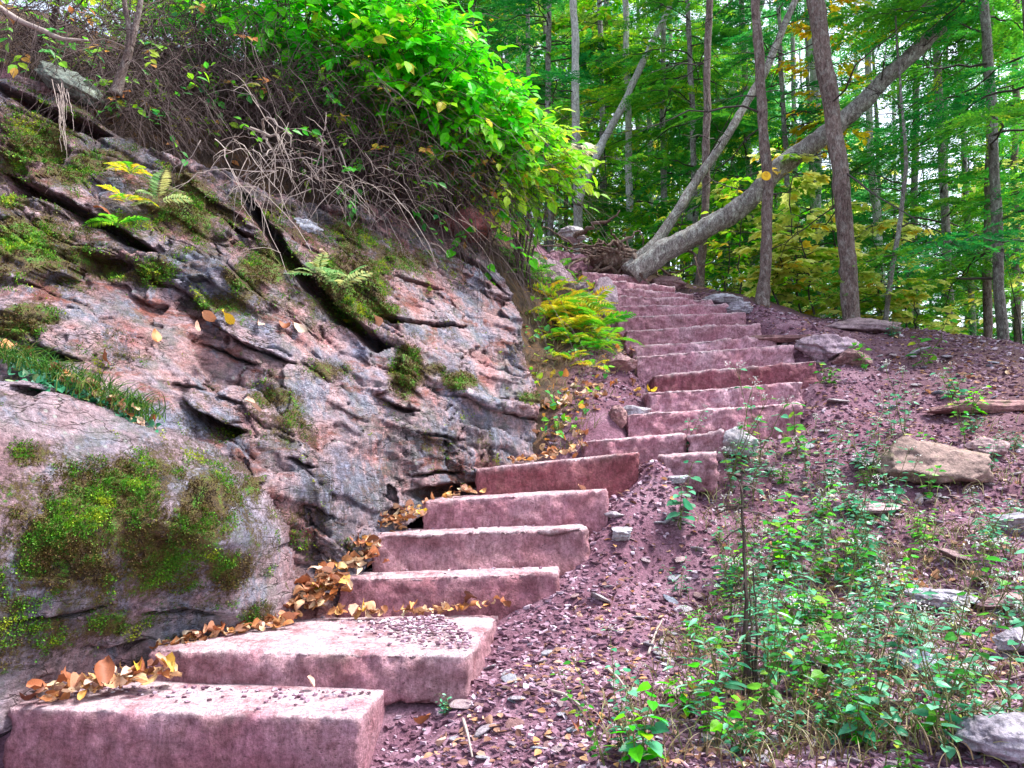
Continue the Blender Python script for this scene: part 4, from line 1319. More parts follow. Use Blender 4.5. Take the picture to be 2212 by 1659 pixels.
# ------------------------------------------------------------------ broadleaf saplings behind the crest
def sapling_meshes(rg, H, nb, L, mat, tpl, ls, lo=.15, flatness=.25):
    mb, wb = MB(), MB()
    m = 14
    t = np.linspace(0, 1, m)[:, None]
    S = np.array((0, 0, H)) * t + np.cumsum(rg.normal(size=(m, 3)) * .03 * np.array((1, 1, 0)), 0)
    wb.tubes(S, .014 * (1.1 - .9 * t[:, 0]), 6)
    for b in range(nb):
        f = rg.uniform(lo, 1)
        i = f * (m - 1)
        p = S[int(i)]
        a = rg.uniform(0, 2 * PI)
        l = L * rg.uniform(.5, 1.1) * (1.15 - .6 * f)
        n = 8
        tt = np.linspace(0, 1, n)[:, None]
        hd = np.array((math.cos(a), math.sin(a), 0))
        Q = p + hd * l * tt + np.array((0, 0, l)) * (.25 * tt - .3 * tt ** 2) + np.cumsum(rg.normal(size=(n, 3)) * .02 * l, 0)
        wb.tubes(Q, .006 * (1.1 - .8 * tt[:, 0]), 4)
        k = int(6 + l * 13)
        s = rg.uniform(.25, 1.02, k)
        pos = np.stack([np.interp(s, tt[:, 0], Q[:, c]) for c in range(3)], -1)
        sd = np.array((-hd[1], hd[0], 0)) * rg.choice([-1, 1], k)[:, None]
        axv = hd * rg.uniform(.2, 1, (k, 1)) + sd * rg.uniform(.3, 1, (k, 1)) + np.array((0, 0, -1)) * rg.uniform(0, .55, (k, 1))
        pos = pos + norm(axv) * .03
        nr = np.array((0, 0, 1.)) + rg.normal(size=(k, 3)) * flatness
        mb.leaves(pos, axv, nr, ls * rg.uniform(.65, 1.25, k), tpl, np.clip(rg.normal(.5, .25, k) + rg.normal() * .15, 0, 1))
    return mb.mesh('foliage', mat), wb.mesh('stem', M['branch'])


def sapling(u, v, Y, H, L, nb, mat, tpl, ls, label, seed, cat='sapling', group=None, lo=.15):
    rg = np.random.default_rng(seed)
    p = at(u, v, Y)
    p[2] = gz(p[0], p[1])[0]
    e = empty('sapling', p)
    tag(e, label, cat, group)
    lf, st = sapling_meshes(rg, H, nb, L, mat, tpl, ls, lo)
    obj('stem', st, e)
    obj('foliage', lf, e)
    return e


g_ = 'saplings with turning leaves beyond the crest'
sapling(1720, 660, 11.2, 2.6, .9, 26, M['leaf_yellow'], T_MAPLE, .15, 'pale yellow leaved maple sapling between the disc trunk and the dark trunk', 201, group=g_)
sapling(1790, 670, 11.6, 2.2, .9, 24, M['leaf_yellow'], T_MAPLE, .14, 'pale yellow maple sapling close behind the thick dark trunk', 202, group=g_)
sapling(1890, 680, 11.2, 1.7, .9, 20, M['leaf_yellow'], T_MAPLE, .15, 'cream and yellow maple sapling right of the dark trunk foot', 203, group=g_)
sapling(1970, 690, 10.6, .75, .7, 12, M['leaf_yellow'], T_MAPLE, .15, 'low yellow sapling drooping over the crest', 204, group=g_)
sapling(1600, 640, 12.2, 2.3, .9, 26, M['leaf_lime'], T_OVAL, .14, 'lime green sapling left of the disc trunk foot', 205, group=g_)
sapling(1560, 640, 13.0, 2.6, 1.0, 26, M['leaf_yellow'], T_OVAL, .13, 'golden tinged sapling under the middle of the leaning log', 206, group=g_)
sapling(1470, 600, 13.2, 2.0, .9, 22, M['leaf_lime'], T_OVAL, .13, 'lime sapling growing under the lower end of the log', 207, group=g_)
sapling(1660, 650, 13.5, 3.4, 1.1, 32, M['leaf_yellow'], T_MAPLE, .15, 'tall yellow green sapling behind the disc trunk', 208, group=g_)
sapling(1420, 560, 14.0, 2.6, 1.0, 26, M['leaf_green'], T_OVAL, .14, 'deep green sapling between the bowed trunk and the log', 209, group=g_)
sapling(1390, 520, 15.5, 2.8, 1.1, 26, M['leaf_lime'], T_OVAL, .14, 'bright sapling above the root tangle', 210, group=g_)
sapling(1300, 480, 16, 2.4, 1.1, 26, M['leaf_green'], T_OVAL, .15, 'green sapling between the straight pale trunks', 211, group=g_)
sapling(1445, 560, 17.5, 4.8, 1.3, 40, M['leaf_lime'], T_OVAL, .15, 'tall lime sapling behind the bowed trunk', 212, group=g_)
sapling(1800, 600, 14.0, 8.2, 1.5, 44, M['leaf_gold'], T_OVAL, .15, 'golden young tree shining above the leaning log', 213, lo=.62)
sapling(1030, 300, 25, 9, 1.6, 26, M['leaf_gold'], T_OVAL, .22, 'golden leaved tree far off above the bush', 214, lo=.55)
sapling(2180, 600, 12.5, 4.6, 1.1, 26, M['leaf_yellow'], T_OVAL, .13, 'yellowing young tree at the picture edge', 215, lo=.45)
sapling(1560, 620, 19, 7, 1.6, 46, M['leaf_green'], T_OVAL, .17, 'tall green young tree behind the thin brown trunk', 216, lo=.3)
sapling(1340, 480, 21, 7, 1.7, 46, M['leaf_lime'], T_OVAL, .18, 'tall lime young tree beyond the straight pale trunks', 217, lo=.25)
sapling(1310, 480, 17.0, 8.0, 1.7, 60, M['leaf_lime'], T_OVAL, .16, 'tall lime young tree between the straight pale trunks', 221, lo=.3)
sapling(1455, 560, 18.5, 9.5, 1.8, 60, M['leaf_green'], T_OVAL, .17, 'tall green young tree above the bowed trunk', 222, lo=.35)
sapling(1610, 640, 16.0, 7.5, 1.5, 50, M['leaf_lime'], T_OVAL, .15, 'tall yellow green young tree behind the upper half of the log', 223, lo=.3)
sapling(1225, 430, 20.0, 8.0, 1.8, 50, M['leaf_green'], T_OVAL, .18, 'broad green young tree left of the straight pale trunk', 224, lo=.2)
sapling(1750, 670, 10.9, 1.5, .9, 26, M['leaf_yellow'], T_MAPLE, .15, 'cream leaved maple sapling filling the gap by the dark trunk foot', 225, group=g_)
sapling(1680, 660, 10.8, .9, .7, 16, M['leaf_yellow'], T_MAPLE, .13, 'low yellow maple seedling right of the disc trunk foot', 226, group=g_)
sapling(1940, 690, 11.5, 2.4, .9, 22, M['leaf_yellow'], T_MAPLE, .14, 'slender yellow maple sapling against the sky gaps', 227, group=g_)
yt = [sapling(1270, 440, 24.0, 10.0, 2.0, 70, M['leaf_lime'], T_OVAL, .2, 'far lime broadleaf tree in the mid wood', 231, 'broadleaf tree', 'broadleaf trees of the mid wood', .25),
      sapling(1420, 500, 26.0, 11.0, 2.2, 70, M['leaf_yellow'], T_OVAL, .2, 'far yellow green broadleaf tree in the mid wood', 232, 'broadleaf tree', 'broadleaf trees of the mid wood', .25)]
for k, (u, Y, q_) in enumerate([(1150, 23, 0), (1090, 26, 1), (1350, 21, 0), (1530, 23, 1), (1590, 22, 0), (1480, 30, 1), (1690, 21, 0), (1820, 22, 1), (1000, 28, 0), (1240, 31, 1), (1930, 25, 0), (2080, 21, 1), (2200, 18, 0), (1640, 28, 1)]):
    o = copy_tree(yt[q_])
    x = at(u, 500, Y)[0]
    o.location = (x, Y, float(gz(x, Y)[0]))
    o.rotation_euler = (0, 0, k * 1.7)
sapling(1510, 610, 12.9, 1.5, .8, 18, M['leaf_lime'], T_OVAL, .12, 'small lime sapling at the foot of the thin brown trunk', 218, group=g_)
sapling(1840, 685, 10.9, 1.0, .7, 14, M['leaf_yellow'], T_MAPLE, .13, 'low pale maple seedling behind the flat slab', 219, group=g_)


# ------------------------------------------------------------------ brush on top of the outcrop
def bush(name, u, v, Y, rad, nst, nleaf, mat, tpl, ls, label, cat, seed, twigs=60, group=None, droop=.5, tmat=None, squash=(1, .8, .8), base=None):
    rg = np.random.default_rng(seed)
    c = at(u, v, Y)
    b = np.array((c[0] - .3 * rad, c[1] + .3, gz(c[0], c[1] + .3)[0])) if base is None else base
    e = empty(name, b)
    tag(e, label, cat, group)
    cc = c - b
    sq = np.array(squash) * rad
    wb, mb = MB(), MB()
    m = 10
    t = np.linspace(0, 1, m)[:, None]
    tips = cc + norm(rg.normal(size=(nst, 3))) * sq * rg.uniform(.5, 1, (nst, 1))
    for k in range(nst):
        Q = tips[k] * t + np.array((0, 0, .35)) * (t * (1 - t)) * 2 + np.cumsum(rg.normal(size=(m, 3)) * .02, 0)
        Q[0] = rg.normal(size=3) * .05
        wb.tubes(Q, .012 * (1.1 - .85 * t[:, 0]), 5)
    # leafy shoots: each a short twig with leaves in two rows
    n = max(1, nleaf // 7) if nleaf else 0
    if n:
        P0 = cc + norm(rg.normal(size=(n, 3))) * sq * (rg.random((n, 1)) ** .4)
        D = norm(norm(P0 - cc) * .6 + rg.normal(size=(n, 3)) * .6 + np.array((.35, -.35, -.1)))
        L = rg.uniform(.2, .42, n)
        m2 = 6
        tt = np.linspace(0, 1, m2)[None, :, None]
        Q = P0[:, None] + D[:, None] * L[:, None, None] * tt + np.array((0, 0, -droop)) * L[:, None, None] * tt ** 2 * .6
        wb.tubes(Q, .0035 * (1.1 - .7 * tt[:, :, 0]), 3)
        hue = np.clip(rg.normal(.5, .22, n), 0, 1)
        for j in range(7):
            s = .15 + .85 * j / 6
            pos = Q[:, 0] * (1 - s) + Q[:, -1] * s + np.array((0, 0, .02))
            sd = norm(np.cross(D, np.array((0, 0, 1.)) + rg.normal(size=(n, 3)) * .2)) * (1 if j % 2 else -1)
            axv = sd * (0.0 if j == 6 else .85) + D * .7 + np.array((0, 0, -.35)) + rg.normal(size=(n, 3)) * .25
            nr = np.array((0, -.7, 1.)) + rg.normal(size=(n, 3)) * .42
            mb.leaves(pos, axv, nr, ls * rg.uniform(.6, 1.2, n), tpl, np.clip(hue + rg.normal(size=n) * .14, 0, 1))
    if twigs:
        P0 = cc + rg.normal(size=(twigs, 3)) * sq * .55
        D = norm(rg.normal(size=(twigs, 3)) * np.array((1, .7, .8)) + np.array((.3, -.2, -.25)))
        L = rg.uniform(.25, .9, twigs)
        m2 = 9
        tt = np.linspace(0, 1, m2)[None, :, None]
        Q = P0[:, None] + D[:, None] * L[:, None, None] * tt + np.array((0, 0, -droop)) * L[:, None, None] * tt ** 2 + np.cumsum(rg.normal(size=(twigs, m2, 3)) * .016, 1)
        wb.tubes(Q, (rg.uniform(.0015, .0045, twigs)[:, None] * (1.1 - .8 * tt[:, :, 0])), 3)
        # side twiglets
        for rep in range(2):
            i = rg.integers(1, 7, twigs)
            st = Q[np.arange(twigs), i]
            D2 = norm(D + rg.normal(size=(twigs, 3)) * .8)
            L2 = L * rg.uniform(.2, .5, twigs)
            t3 = np.linspace(0, 1, 5)[None, :, None]
            Q2 = st[:, None] + D2[:, None] * L2[:, None, None] * t3 + np.array((0, 0, -droop * .7)) * L2[:, None, None] * t3 ** 2 + np.cumsum(rg.normal(size=(twigs, 5, 3)) * .012, 1)
            wb.tubes(Q2, .0022 * (1.1 - .7 * t3[:, :, 0]), 3)
    obj('twigs', wb.mesh('twigs', tmat or M['twig']), e)
    if n:
        obj('foliage', mb.mesh('foliage', mat), e)
    return e


g_ = 'bright leafy bushes along the top of the outcrop'
for k, (u, v, Y, rad, nl, mt, lb) in enumerate([
        (480, -30, 7.6, .7, 900, 'leaf_bright', 'bright green bush behind the twigs at the upper edge'), (640, 10, 7.0, .75, 1500, 'leaf_bright', 'glowing green bush at the top above the bare brush'),
        (780, 85, 6.9, .8, 2000, 'leaf_bright', 'dense glowing green bush above the blue shaded hollow'), (890, 165, 7.0, .70, 1900, 'leaf_bright', 'dense green bush with broad leaves under the cream leaves'),
        (975, 240, 7.2, .66, 1600, 'leaf_bright', 'green bush sloping down at the middle of the brush line'), (1065, 290, 7.5, .52, 1000, 'leaf_lime', 'yellow green bush below the middle of the brush line'),
        (1150, 360, 7.9, .42, 650, 'leaf_lime', 'lime bush at the lower end of the brush beside the pale trunk'), (1040, 370, 7.3, .34, 220, 'leaf_lime', 'thin lime bush hanging above the red block'),
        (300, -10, 8.0, .9, 1200, 'leaf_lime', 'sunlit bush glimpsed through the twigs above the forked stem'), (720, 190, 7.6, .7, 900, 'leaf_lime', 'lime bush half hidden behind the bare brush')]):
    bush('bush', u, v, Y, rad, 10, nl, M[mt], T_OVAL, .135, lb, 'bush', 300 + k, 90, g_)
g_ = 'bare brush hanging over the outcrop'
for k, (u, v, Y, rad, tw, nl, lb) in enumerate([
        (330, 150, 6.5, .7, 520, 30, 'dense bare brown brush beside the forked stem'), (480, 180, 6.7, .65, 520, 40, 'dense bare brush in the upper middle of the bank'), (620, 250, 6.6, .6, 520, 40, 'bare twiggy brush over the blue shaded hollow'),
        (760, 310, 6.8, .6, 520, 60, 'bare brush hanging under the dense green bush'), (900, 375, 7.0, .55, 450, 80, 'bare brush with scattered leaves above the red block'), (130, 60, 6.2, .7, 350, 40, 'bare brush in the top corner over the outcrop'),
        (215, 215, 5.9, .42, 230, 40, 'low bare brush around the foot of the forked stem'), (330, 265, 5.9, .42, 260, 40, 'low bare brush along the top edge of the outcrop'), (60, 110, 5.75, .4, 200, 60, 'low leafy brush in the corner beside the fallen branch'),
        (1010, 430, 7.4, .42, 220, 80, 'thin bare brush where the outcrop falls to the steps'), (460, 60, 7.0, .75, 420, 40, 'bare brush netted against the bright leaves')]):
    bush('bare_brush', u, v - 12, Y, rad, 8, int(nl * 3), M['leaf_mixed'], T_OVAL, .085, lb, 'brush', 340 + k, int(tw * .8), g_, .6)
bush('drooping_twigs', 575, 340, 5.75, .36, 3, 20, M['leaf_green'], T_OVAL, .08, 'pale bare twigs drooping in a tangle over the dark crack', 'brush', 370, 42, None, .55, M['twig_pale'], (1.15, .4, .75), np.array(at(560, 300, 6.0)))
bush('drooping_twigs', 700, 390, 6.1, .34, 2, 20, M['leaf_green'], T_OVAL, .08, 'thin pale twigs trailing down beside the tangle over the crack', 'brush', 371, 22, None, .7, M['twig_pale'], (1.1, .4, .8), np.array(at(690, 330, 6.4)))
bush('drooping_twigs', 830, 425, 6.5, .34, 2, 30, M['leaf_green'], T_OVAL, .09, 'loose trailing twigs with few leaves under the shaded hollow', 'brush', 372, 20, None, .7, M['twig_pale'], (1.2, .4, .8), np.array(at(830, 370, 6.8)))
bush('drooping_twigs', 1040, 500, 7.2, .3, 6, 50, M['leaf_bright'], T_HEART, .09, 'trailing leafy vine beside the red block', 'vine', 373, 40, None, 1.2, M['twig'], (.9, .5, 1.0))

# the forked stem and the fallen branch in the corner
rg = np.random.default_rng(9)
root = empty('forked_tree', at(248, 205, 5.55))
tag(root, 'small forked brown tree rooted on top of the outcrop', 'tree')
b0 = at(248, 205, 5.55)
for nm, pl, w0 in (('trunk', [(248, 205), (262, 160), (282, 100), (280, 60), (268, 20), (264, -60)], [.034, .03, .026, .022, .018, .016]), ('limb', [(282, 100), (292, 60), (302, 20), (312, -60)], [.024, .022, .02, .016])):
    me, _ = trunk_mesh(nm, [at(u, v, 5.55) - b0 for u, v in pl], w0, M['bark_brown'], 40, 10, .5 if nm == 'trunk' else 0, 5)
    obj(nm, me, root)
b0 = at(0, 8, 5.4)
root = tag(empty('fallen_branch', b0), 'pale bent branch lying in the top corner above the outcrop', 'branch')
me, _ = trunk_mesh('branch', [at(u, v, 5.4) - b0 for u, v in ((-40, -10), (40, 45), (90, 65), (130, 85), (190, 88))], [.02, .02, .018, .014, .008], M['twig_pale'], 40, 8, 0, 3)
obj('branch', me, root)
b0 = at(133, 190, 5.15)
rr = tag(empty('hanging_roots', b0), 'wisp of pale dry roots hanging over the upper crack', 'roots')
mb = MB()
n = 13
t = np.linspace(0, 1, 10)[None, :, None]
Q = rg.normal(size=(n, 1, 3)) * np.array((.03, .03, .02)) * (1 - .7 * t) + np.array((.05, 0, -.5)) * t * rg.uniform(.4, 1, (n, 1, 1)) + np.cumsum(rg.normal(size=(n, 10, 3)) * .006, 1)
mb.tubes(Q, .003 * (1.1 - .7 * t[:, :, 0]), 3)
obj('root_strands', mb.mesh('root_strands', M['twig_pale']), rr)

# cream maple leaves
for k, (u, v, Y, n, lb) in enumerate([(968, 78, 7.4, 16, 'cluster of cream white maple leaves above the green bush'), (1248, 318, 8.3, 18, 'cluster of cream white maple leaves before the straight pale trunk')]):
    rg = np.random.default_rng(400 + k)
    e = tag(empty('maple_sprig', at(u, v, Y)), lb, 'maple sprig')
    mb, wb = MB(), MB()
    pos = rg.normal(size=(n, 3)) * np.array((.17, .08, .05))
    axv = rg.normal(size=(n, 3)) * .5 + np.array((.2, -.5, -.6))
    mb.leaves(pos, axv, np.array((0, -.6, .8)) + rg.normal(size=(n, 3)) * .3, rg.uniform(.11, .17, n), T_MAPLE, rg.random(n))
    for j in range(n):
        t = np.linspace(0, 1, 5)[:, None]
        wb.tubes(np.array((-.35, .2, -.22)) * (1 - t) + pos[j] * t, .003, 3)
    obj('foliage', mb.mesh('foliage', M['leaf_cream']), e)
    obj('stem', wb.mesh('stem', M['twig']), e)


# ------------------------------------------------------------------ ferns
def frond_mesh(rg, L, mat, droop=.6, w=.30):
    mb = MB()
    n = 20 if mat.name != 'fern_pale' else 15
    t = np.linspace(0, 1, n)
    Q = np.column_stack([t * 0 + np.cumsum(rg.normal(size=n)) * .004, L * (t * .85), L * (.55 * t - droop * t ** 2)])
    mb.tubes(Q, .0025 * (1.1 - .8 * t), 3, .3)
    T = norm(np.gradient(Q, axis=0))
    pl = L * w * np.sin(PI * np.clip(t * .92 + .06, 0, 1)) ** .8
    for g in (-1, 1):
        axv = np.column_stack([np.full(n, g * 1.), t * 0, t * 0]) + T * .45 + rg.normal(size=(n, 3)) * .06
        hue = np.clip(rg.normal(.5, .22) + rg.normal(size=n) * .14, 0, 1)
        mb.leaves(Q[2:], axv[2:], (np.array((0, 0, 1.)) + rg.normal(size=(n, 3)) * .25)[2:], pl[2:], T_LANCE, hue[2:], .85 if mat.name != 'fern_pale' else 1.15)
    return mb.mesh('frond', mat)


rg = np.random.default_rng(31)
FR = {m: [frond_mesh(rg, 1.0, M[m], rg.uniform(.35, .75), rg.uniform(.22, .3)) for _ in range(4)] for m in ('fern', 'fern_gold', 'fern_pale')}


def fern(p, mat, L, n, label, seed, face=0, spread=3.2, group='ferns growing on the rock and bank'):
    rg = np.random.default_rng(seed)
    e = tag(empty('fern', p), label, 'fern', group)
    for k in range(n):
        o = obj('frond', FR[mat][k % 4], e)
        s = L * rg.uniform(.75, 1.15)
        o.scale = (s, s, s)
        o.rotation_euler = (rg.normal(.1, .25), rg.normal() * .2, face + PI + (k / max(1, n - 1) - .5) * spread + rg.normal() * .15)
    return e


fern(rock_at(285, 380) + (0, -.03, 0), 'fern_gold', .24, 5, 'yellow green fern growing highest on the rock face', 1)
fern(rock_at(275, 440) + (0, -.03, 0), 'fern_gold', .24, 5, 'golden fern hanging on the rock below the highest fern', 2)
fern(rock_at(345, 440) + (0, -.03, 0), 'fern_pale', .28, 4, 'pale green fern beside the golden fern on the rock', 3, .2)
fern(rock_at(255, 490) + (0, -.03, 0), 'fern', .22, 3, 'small dark green fern at the end of the long crack', 4)
fern(rock_at(690, 600) + (0, -.05, 0), 'fern_pale', .26, 5, 'pale fern in the wide diagonal crack', 5)
fern(rock_at(735, 630) + (0, -.05, 0), 'fern_pale', .30, 5, 'pale fern fanning out just right of another in the wide crack', 6, .2)
fern(rock_at(755, 700) + (0, -.05, 0), 'fern_gold', .2, 3, 'small yellowing fern under the pale ferns', 7)
bank = [(1115, 560, 8.4, 'fern', .3, 5, 'green fern at the top of the bank under the lime bush'), (1145, 600, 8.4, 'fern', .36, 7, 'tall green fern on the bank beside the red boulder'), (1215, 640, 8.4, 'fern_gold', .55, 8, 'large golden green fern in the middle of the bank'),
        (1265, 660, 8.5, 'fern_gold', .5, 8, 'golden fern close to the upright red slab'), (1180, 680, 8.0, 'fern_gold', .42, 6, 'yellowing fern against the end of the outcrop'), (1240, 710, 8.0, 'fern_gold', .45, 7, 'orange tinged fern low on the bank'),
        (1290, 700, 8.2, 'fern', .4, 6, 'green fern beside the fourteenth step'), (1300, 750, 7.8, 'fern', .42, 3, 'single green fern arching toward the eleventh step'), (1210, 560, 9.6, 'fern', .3, 5, 'small fern under the root tangle'), (1130, 510, 8.6, 'fern_pale', .4, 5, 'pale fern hanging above the bank')]
for k, (u, v, Y, mt, L, n, lb) in enumerate(bank):
    p = at(u, v, Y)
    p[2] = max(gz(p[0], p[1])[0] - .02, p[2] - .25)
    fern(p + (0, -.05, .04), mt, L * 1.1, n + 3, lb, 20 + k, 0, 5.6)

rg = np.random.default_rng(33)
for k in range(24):
    v = rg.uniform(590, 800)
    u = rg.uniform(np.interp(v, [560, 800], [1140, 1180]), np.interp(v, [560, 640, 800], [1230, 1300, 1320]))
    p = ground_at(u, v)
    if p is None:
        continue
    fern(p + (0, 0, .02), ['fern_gold', 'fern', 'fern_gold'][k % 3], rg.uniform(.22, .36), 6, 'small %s fern in the fern bed between the outcrop and the steps' % ['golden', 'green', 'golden'][k % 3], 60 + k, 0, 5.6, 'small ferns of the bank')


# ------------------------------------------------------------------ weeds on the slope
def weed_meshes(rg, kind):
    mb, wb, fb = MB(), MB(), MB()
    ns = {'snakeroot': 3, 'broad': 2, 'lance': 3, 'low': 4}[kind]
    H = {'snakeroot': .55, 'broad': .30, 'lance': .42, 'low': .16}[kind]
    tpl = {'snakeroot': T_HEART, 'broad': T_HEART, 'lance': T_LANCE, 'low': T_OVAL}[kind]
    ls = {'snakeroot': .062, 'broad': .08, 'lance': .10, 'low': .052}[kind]
    for s in range(ns):
        a = rg.uniform(0, 2 * PI)
        h = H * rg.uniform(.6, 1.15)
        m = 9
        t = np.linspace(0, 1, m)[:, None]
        lean = np.array((math.cos(a), math.sin(a), 0)) * h * rg.uniform(.15, .6)
        Q = lean * t ** 1.4 + np.array((0, 0, h)) * t + np.cumsum(rg.normal(size=(m, 3)) * .006, 0)
        Q[0] = 0
        wb.tubes(Q, .0035 * (1.1 - .6 * t[:, 0]), 4)
        k = 5 if kind != 'lance' else 8
        for i in range(k):
            f = .2 + .8 * i / (k - 1)
            p = np.array([np.interp(f, t[:, 0], Q[:, c]) for c in range(3)])
            b = i * 1.57 + rg.uniform(0, .5)
            for g in (0, PI):
                hd = np.array((math.cos(b + g), math.sin(b + g), rg.uniform(-.35, .2)))
                pt = p + hd * rg.uniform(.01, .035)
                wb.tubes(np.stack([p, (p + pt) / 2 + np.array((0, 0, .004)), pt]), .0016, 3)
                mb.leaves(pt[None], hd[None], np.array([(0, 0, 1.)]) + rg.normal(size=(1, 3)) * .3, ls * rg.uniform(.55, 1.2) * (1.1 - .4 * f), tpl, np.clip(rg.normal(.5, .22), 0, 1))
        if kind == 'snakeroot':
            for c in range(rg.integers(1, 4)):
                top = Q[-1] + rg.normal(size=3) * np.array((.035, .035, .012)) + np.array((0, 0, .03))
                wb.tubes(np.stack([Q[-2], (Q[-2] + top) / 2, top]), .0013, 3)
                n = 8
                pos = top + rg.normal(size=(n, 3)) * np.array((.016, .016, .007))
                for h2 in range(3):
                    fb.leaves(pos, rg.normal(size=(n, 3)), rg.normal(size=(n, 3)), .0085, T_DIAMOND, .5, 2.2)
    return wb.mesh('stem', M['stem']), mb, (fb.mesh('blossoms', M['flower']) if kind == 'snakeroot' else None)


rg = np.random.default_rng(55)
WEED = {}
for kind, mats in (('snakeroot', ('leaf_teal', 'leaf_teal', 'leaf_green', 'leaf_teal')), ('broad', ('leaf_green', 'leaf_teal', 'leaf_bright', 'leaf_green')), ('lance', ('leaf_teal', 'leaf_green', 'leaf_teal', 'leaf_teal')), ('low', ('leaf_green', 'leaf_teal', 'leaf_bright', 'leaf_teal'))):
    WEED[kind] = []
    for mt in mats:
        st, mb, fl = weed_meshes(rg, kind)
        WEED[kind].append((st, mb.mesh('foliage', M[mt]), fl))
WL = {'snakeroot': ('white_flowered_weed', 'white flowered weed with bluish leaves', 'weed'), 'broad': ('broadleaf_weed', 'broad leaved green seedling', 'weed'), 'lance': ('tall_weed', 'leaning weed with long narrow bluish leaves', 'weed'), 'low': ('low_weed', 'low leafy weed', 'weed')}


def weed(p, kind, i, sc, where, label=None):
    nm, lb, cat = WL[kind]
    e = empty(nm, p, rg.uniform(0, 6.3), sc)
    tag(e, label or (lb + ' ' + where), cat, lb + 's ' + where)
    st, fo, fl = WEED[kind][i % 4]
    obj('stem', st, e)
    obj('foliage', fo, e)
    if fl:
        obj('blossoms', fl, e)
    return e


def where_of(u, v):
    if v < 930:
        return 'scattered on the upper slope'
    if v < 1130:
        return 'around the weathered brown block'
    if u < 1600:
        return 'at the gravel edge of the slope'
    if v > 1480:
        return 'along the bottom of the slope'
    return 'in the thick of the slope'


wpoly = np.array([(1490, 1120), (1560, 1000), (1700, 930), (1850, 960), (1990, 930), (2230, 900), (2230, 1670), (1300, 1670), (1330, 1560), (1400, 1430), (1480, 1330), (1560, 1250)])
n = 0
while n < 145:
    u, v = rg.uniform(1300, 2230), rg.uniform(900, 1680)
    if not in_poly(np.array([(u, v)]), wpoly)[0]:
        continue
    dens = np.exp(-(((u - 1760) / 260) ** 2 + ((v - 1320) / 280) ** 2)) + .28
    if rg.random() > dens:
        continue
    p = ground_at(u, v)
    if p is None:
        continue
    kind = rg.choice(['snakeroot', 'broad', 'lance', 'low'], p=[.30, .24, .16, .30])
    weed(p, kind, int(rg.integers(4)), rg.uniform(.5, .95), where_of(u, v))
    n += 1
# taller ones that stand out
for k, (u, v, kind, i, sc, lb) in enumerate([(1640, 1010, 'snakeroot', 0, 1.15, 'tallest white flowered weed in front of the eighth and ninth steps'), (1580, 1040, 'snakeroot', 2, 1.0, 'white flowered weed before the bluish upright stone'), (1720, 990, 'broad', 0, 1.2, 'seedling with big green leaves beside the pale weed heads'),
                                             (1470, 1290, 'lance', 0, .5, 'bluish rosette of narrow leaves on bare gravel'), (1500, 1420, 'lance', 1, .6, 'drooping narrow leaved weed above the white flakes'), (1470, 1150, 'broad', 1, 1.25, 'lone broad leaved plant with rounded blue leaf at the path edge'),
                                             (1870, 800, 'broad', 3, .9, 'green seedling standing alone on the high gravel'), (2000, 790, 'broad', 0, 1.4, 'spreading green seedling on the high slope'), (2060, 860, 'low', 1, 1.4, 'low green plant above the long pale slab'), (1790, 830, 'low', 0, 1.3, 'low green leaves beside the tenth step'),
                                             (2100, 900, 'low', 2, 1.3, 'green leaves lying over the long pale slab'), (1480, 660 + 330, 'snakeroot', 1, .7, 'wispy weed before the upper loose block'), (960, 1545, 'low', 3, .5, 'tiny green sprout beside the lowest step'), (1010, 1440, 'low', 1, .5, 'tiny sprout at the end of the second step'),
                                             (1930, 730, 'low', 1, 1.2, 'bluish leaves in front of the flat slab')]):
    weed(ground_at(u, v), kind, i, sc, '', lb)
# dead stalk
p = ground_at(1615, 1500)
e = tag(empty('dead_stalk', p), 'tall dark dead stalk rising from the weeds', 'dead stalk')
mb = MB()
m = 16
t = np.linspace(0, 1, m)[:, None]
for k in range(4):
    Q = np.array((.03, .1, .85 if k == 0 else rg.uniform(.3, .6))) * t + rg.normal(size=3) * .02 + np.cumsum(rg.normal(size=(m, 3)) * .004, 0)
    mb.tubes(Q, (.010 if k == 0 else .006) * (1.1 - .6 * t[:, 0]), 5)
for k in range(26):
    z = rg.uniform(.1, .85)
    d = rg.normal(size=3) * np.array((.07, .05, .03))
    st = np.array((.03 * z, .1 * z, z))
    mb.tubes(np.stack([st, st + d * .6 + (0, 0, .01), st + d]), .0035, 3)
obj('stems', mb.mesh('stems', M['deadstem']), e)


# ------------------------------------------------------------------ grass: strands nobody could count
def blades(mb, P, n, L, rg, spread=.06, lean=None):
    k = len(P) * n
    b = np.repeat(P, n, 0) + rg.normal(size=(k, 3)) * np.array((spread, spread, .005))
    a = rg.uniform(0, 2 * PI, k)
    l = L * rg.uniform(.5, 1.3, k)
    d = np.column_stack([np.cos(a), np.sin(a), a * 0]) * rg.uniform(.2, .9, (k, 1)) + (0 if lean is None else np.array(lean))
    t = np.linspace(0, 1, 5)[None, :, None]
    Q = b[:, None] + (d * l[:, None])[:, None] * t ** 1.6 + np.array((0, 0, 1.)) * l[:, None, None] * (t - .45 * t ** 2)
    mb.tubes(Q, .0032 * (1.05 - .95 * t[:, :, 0]), 3, rg.random(k))


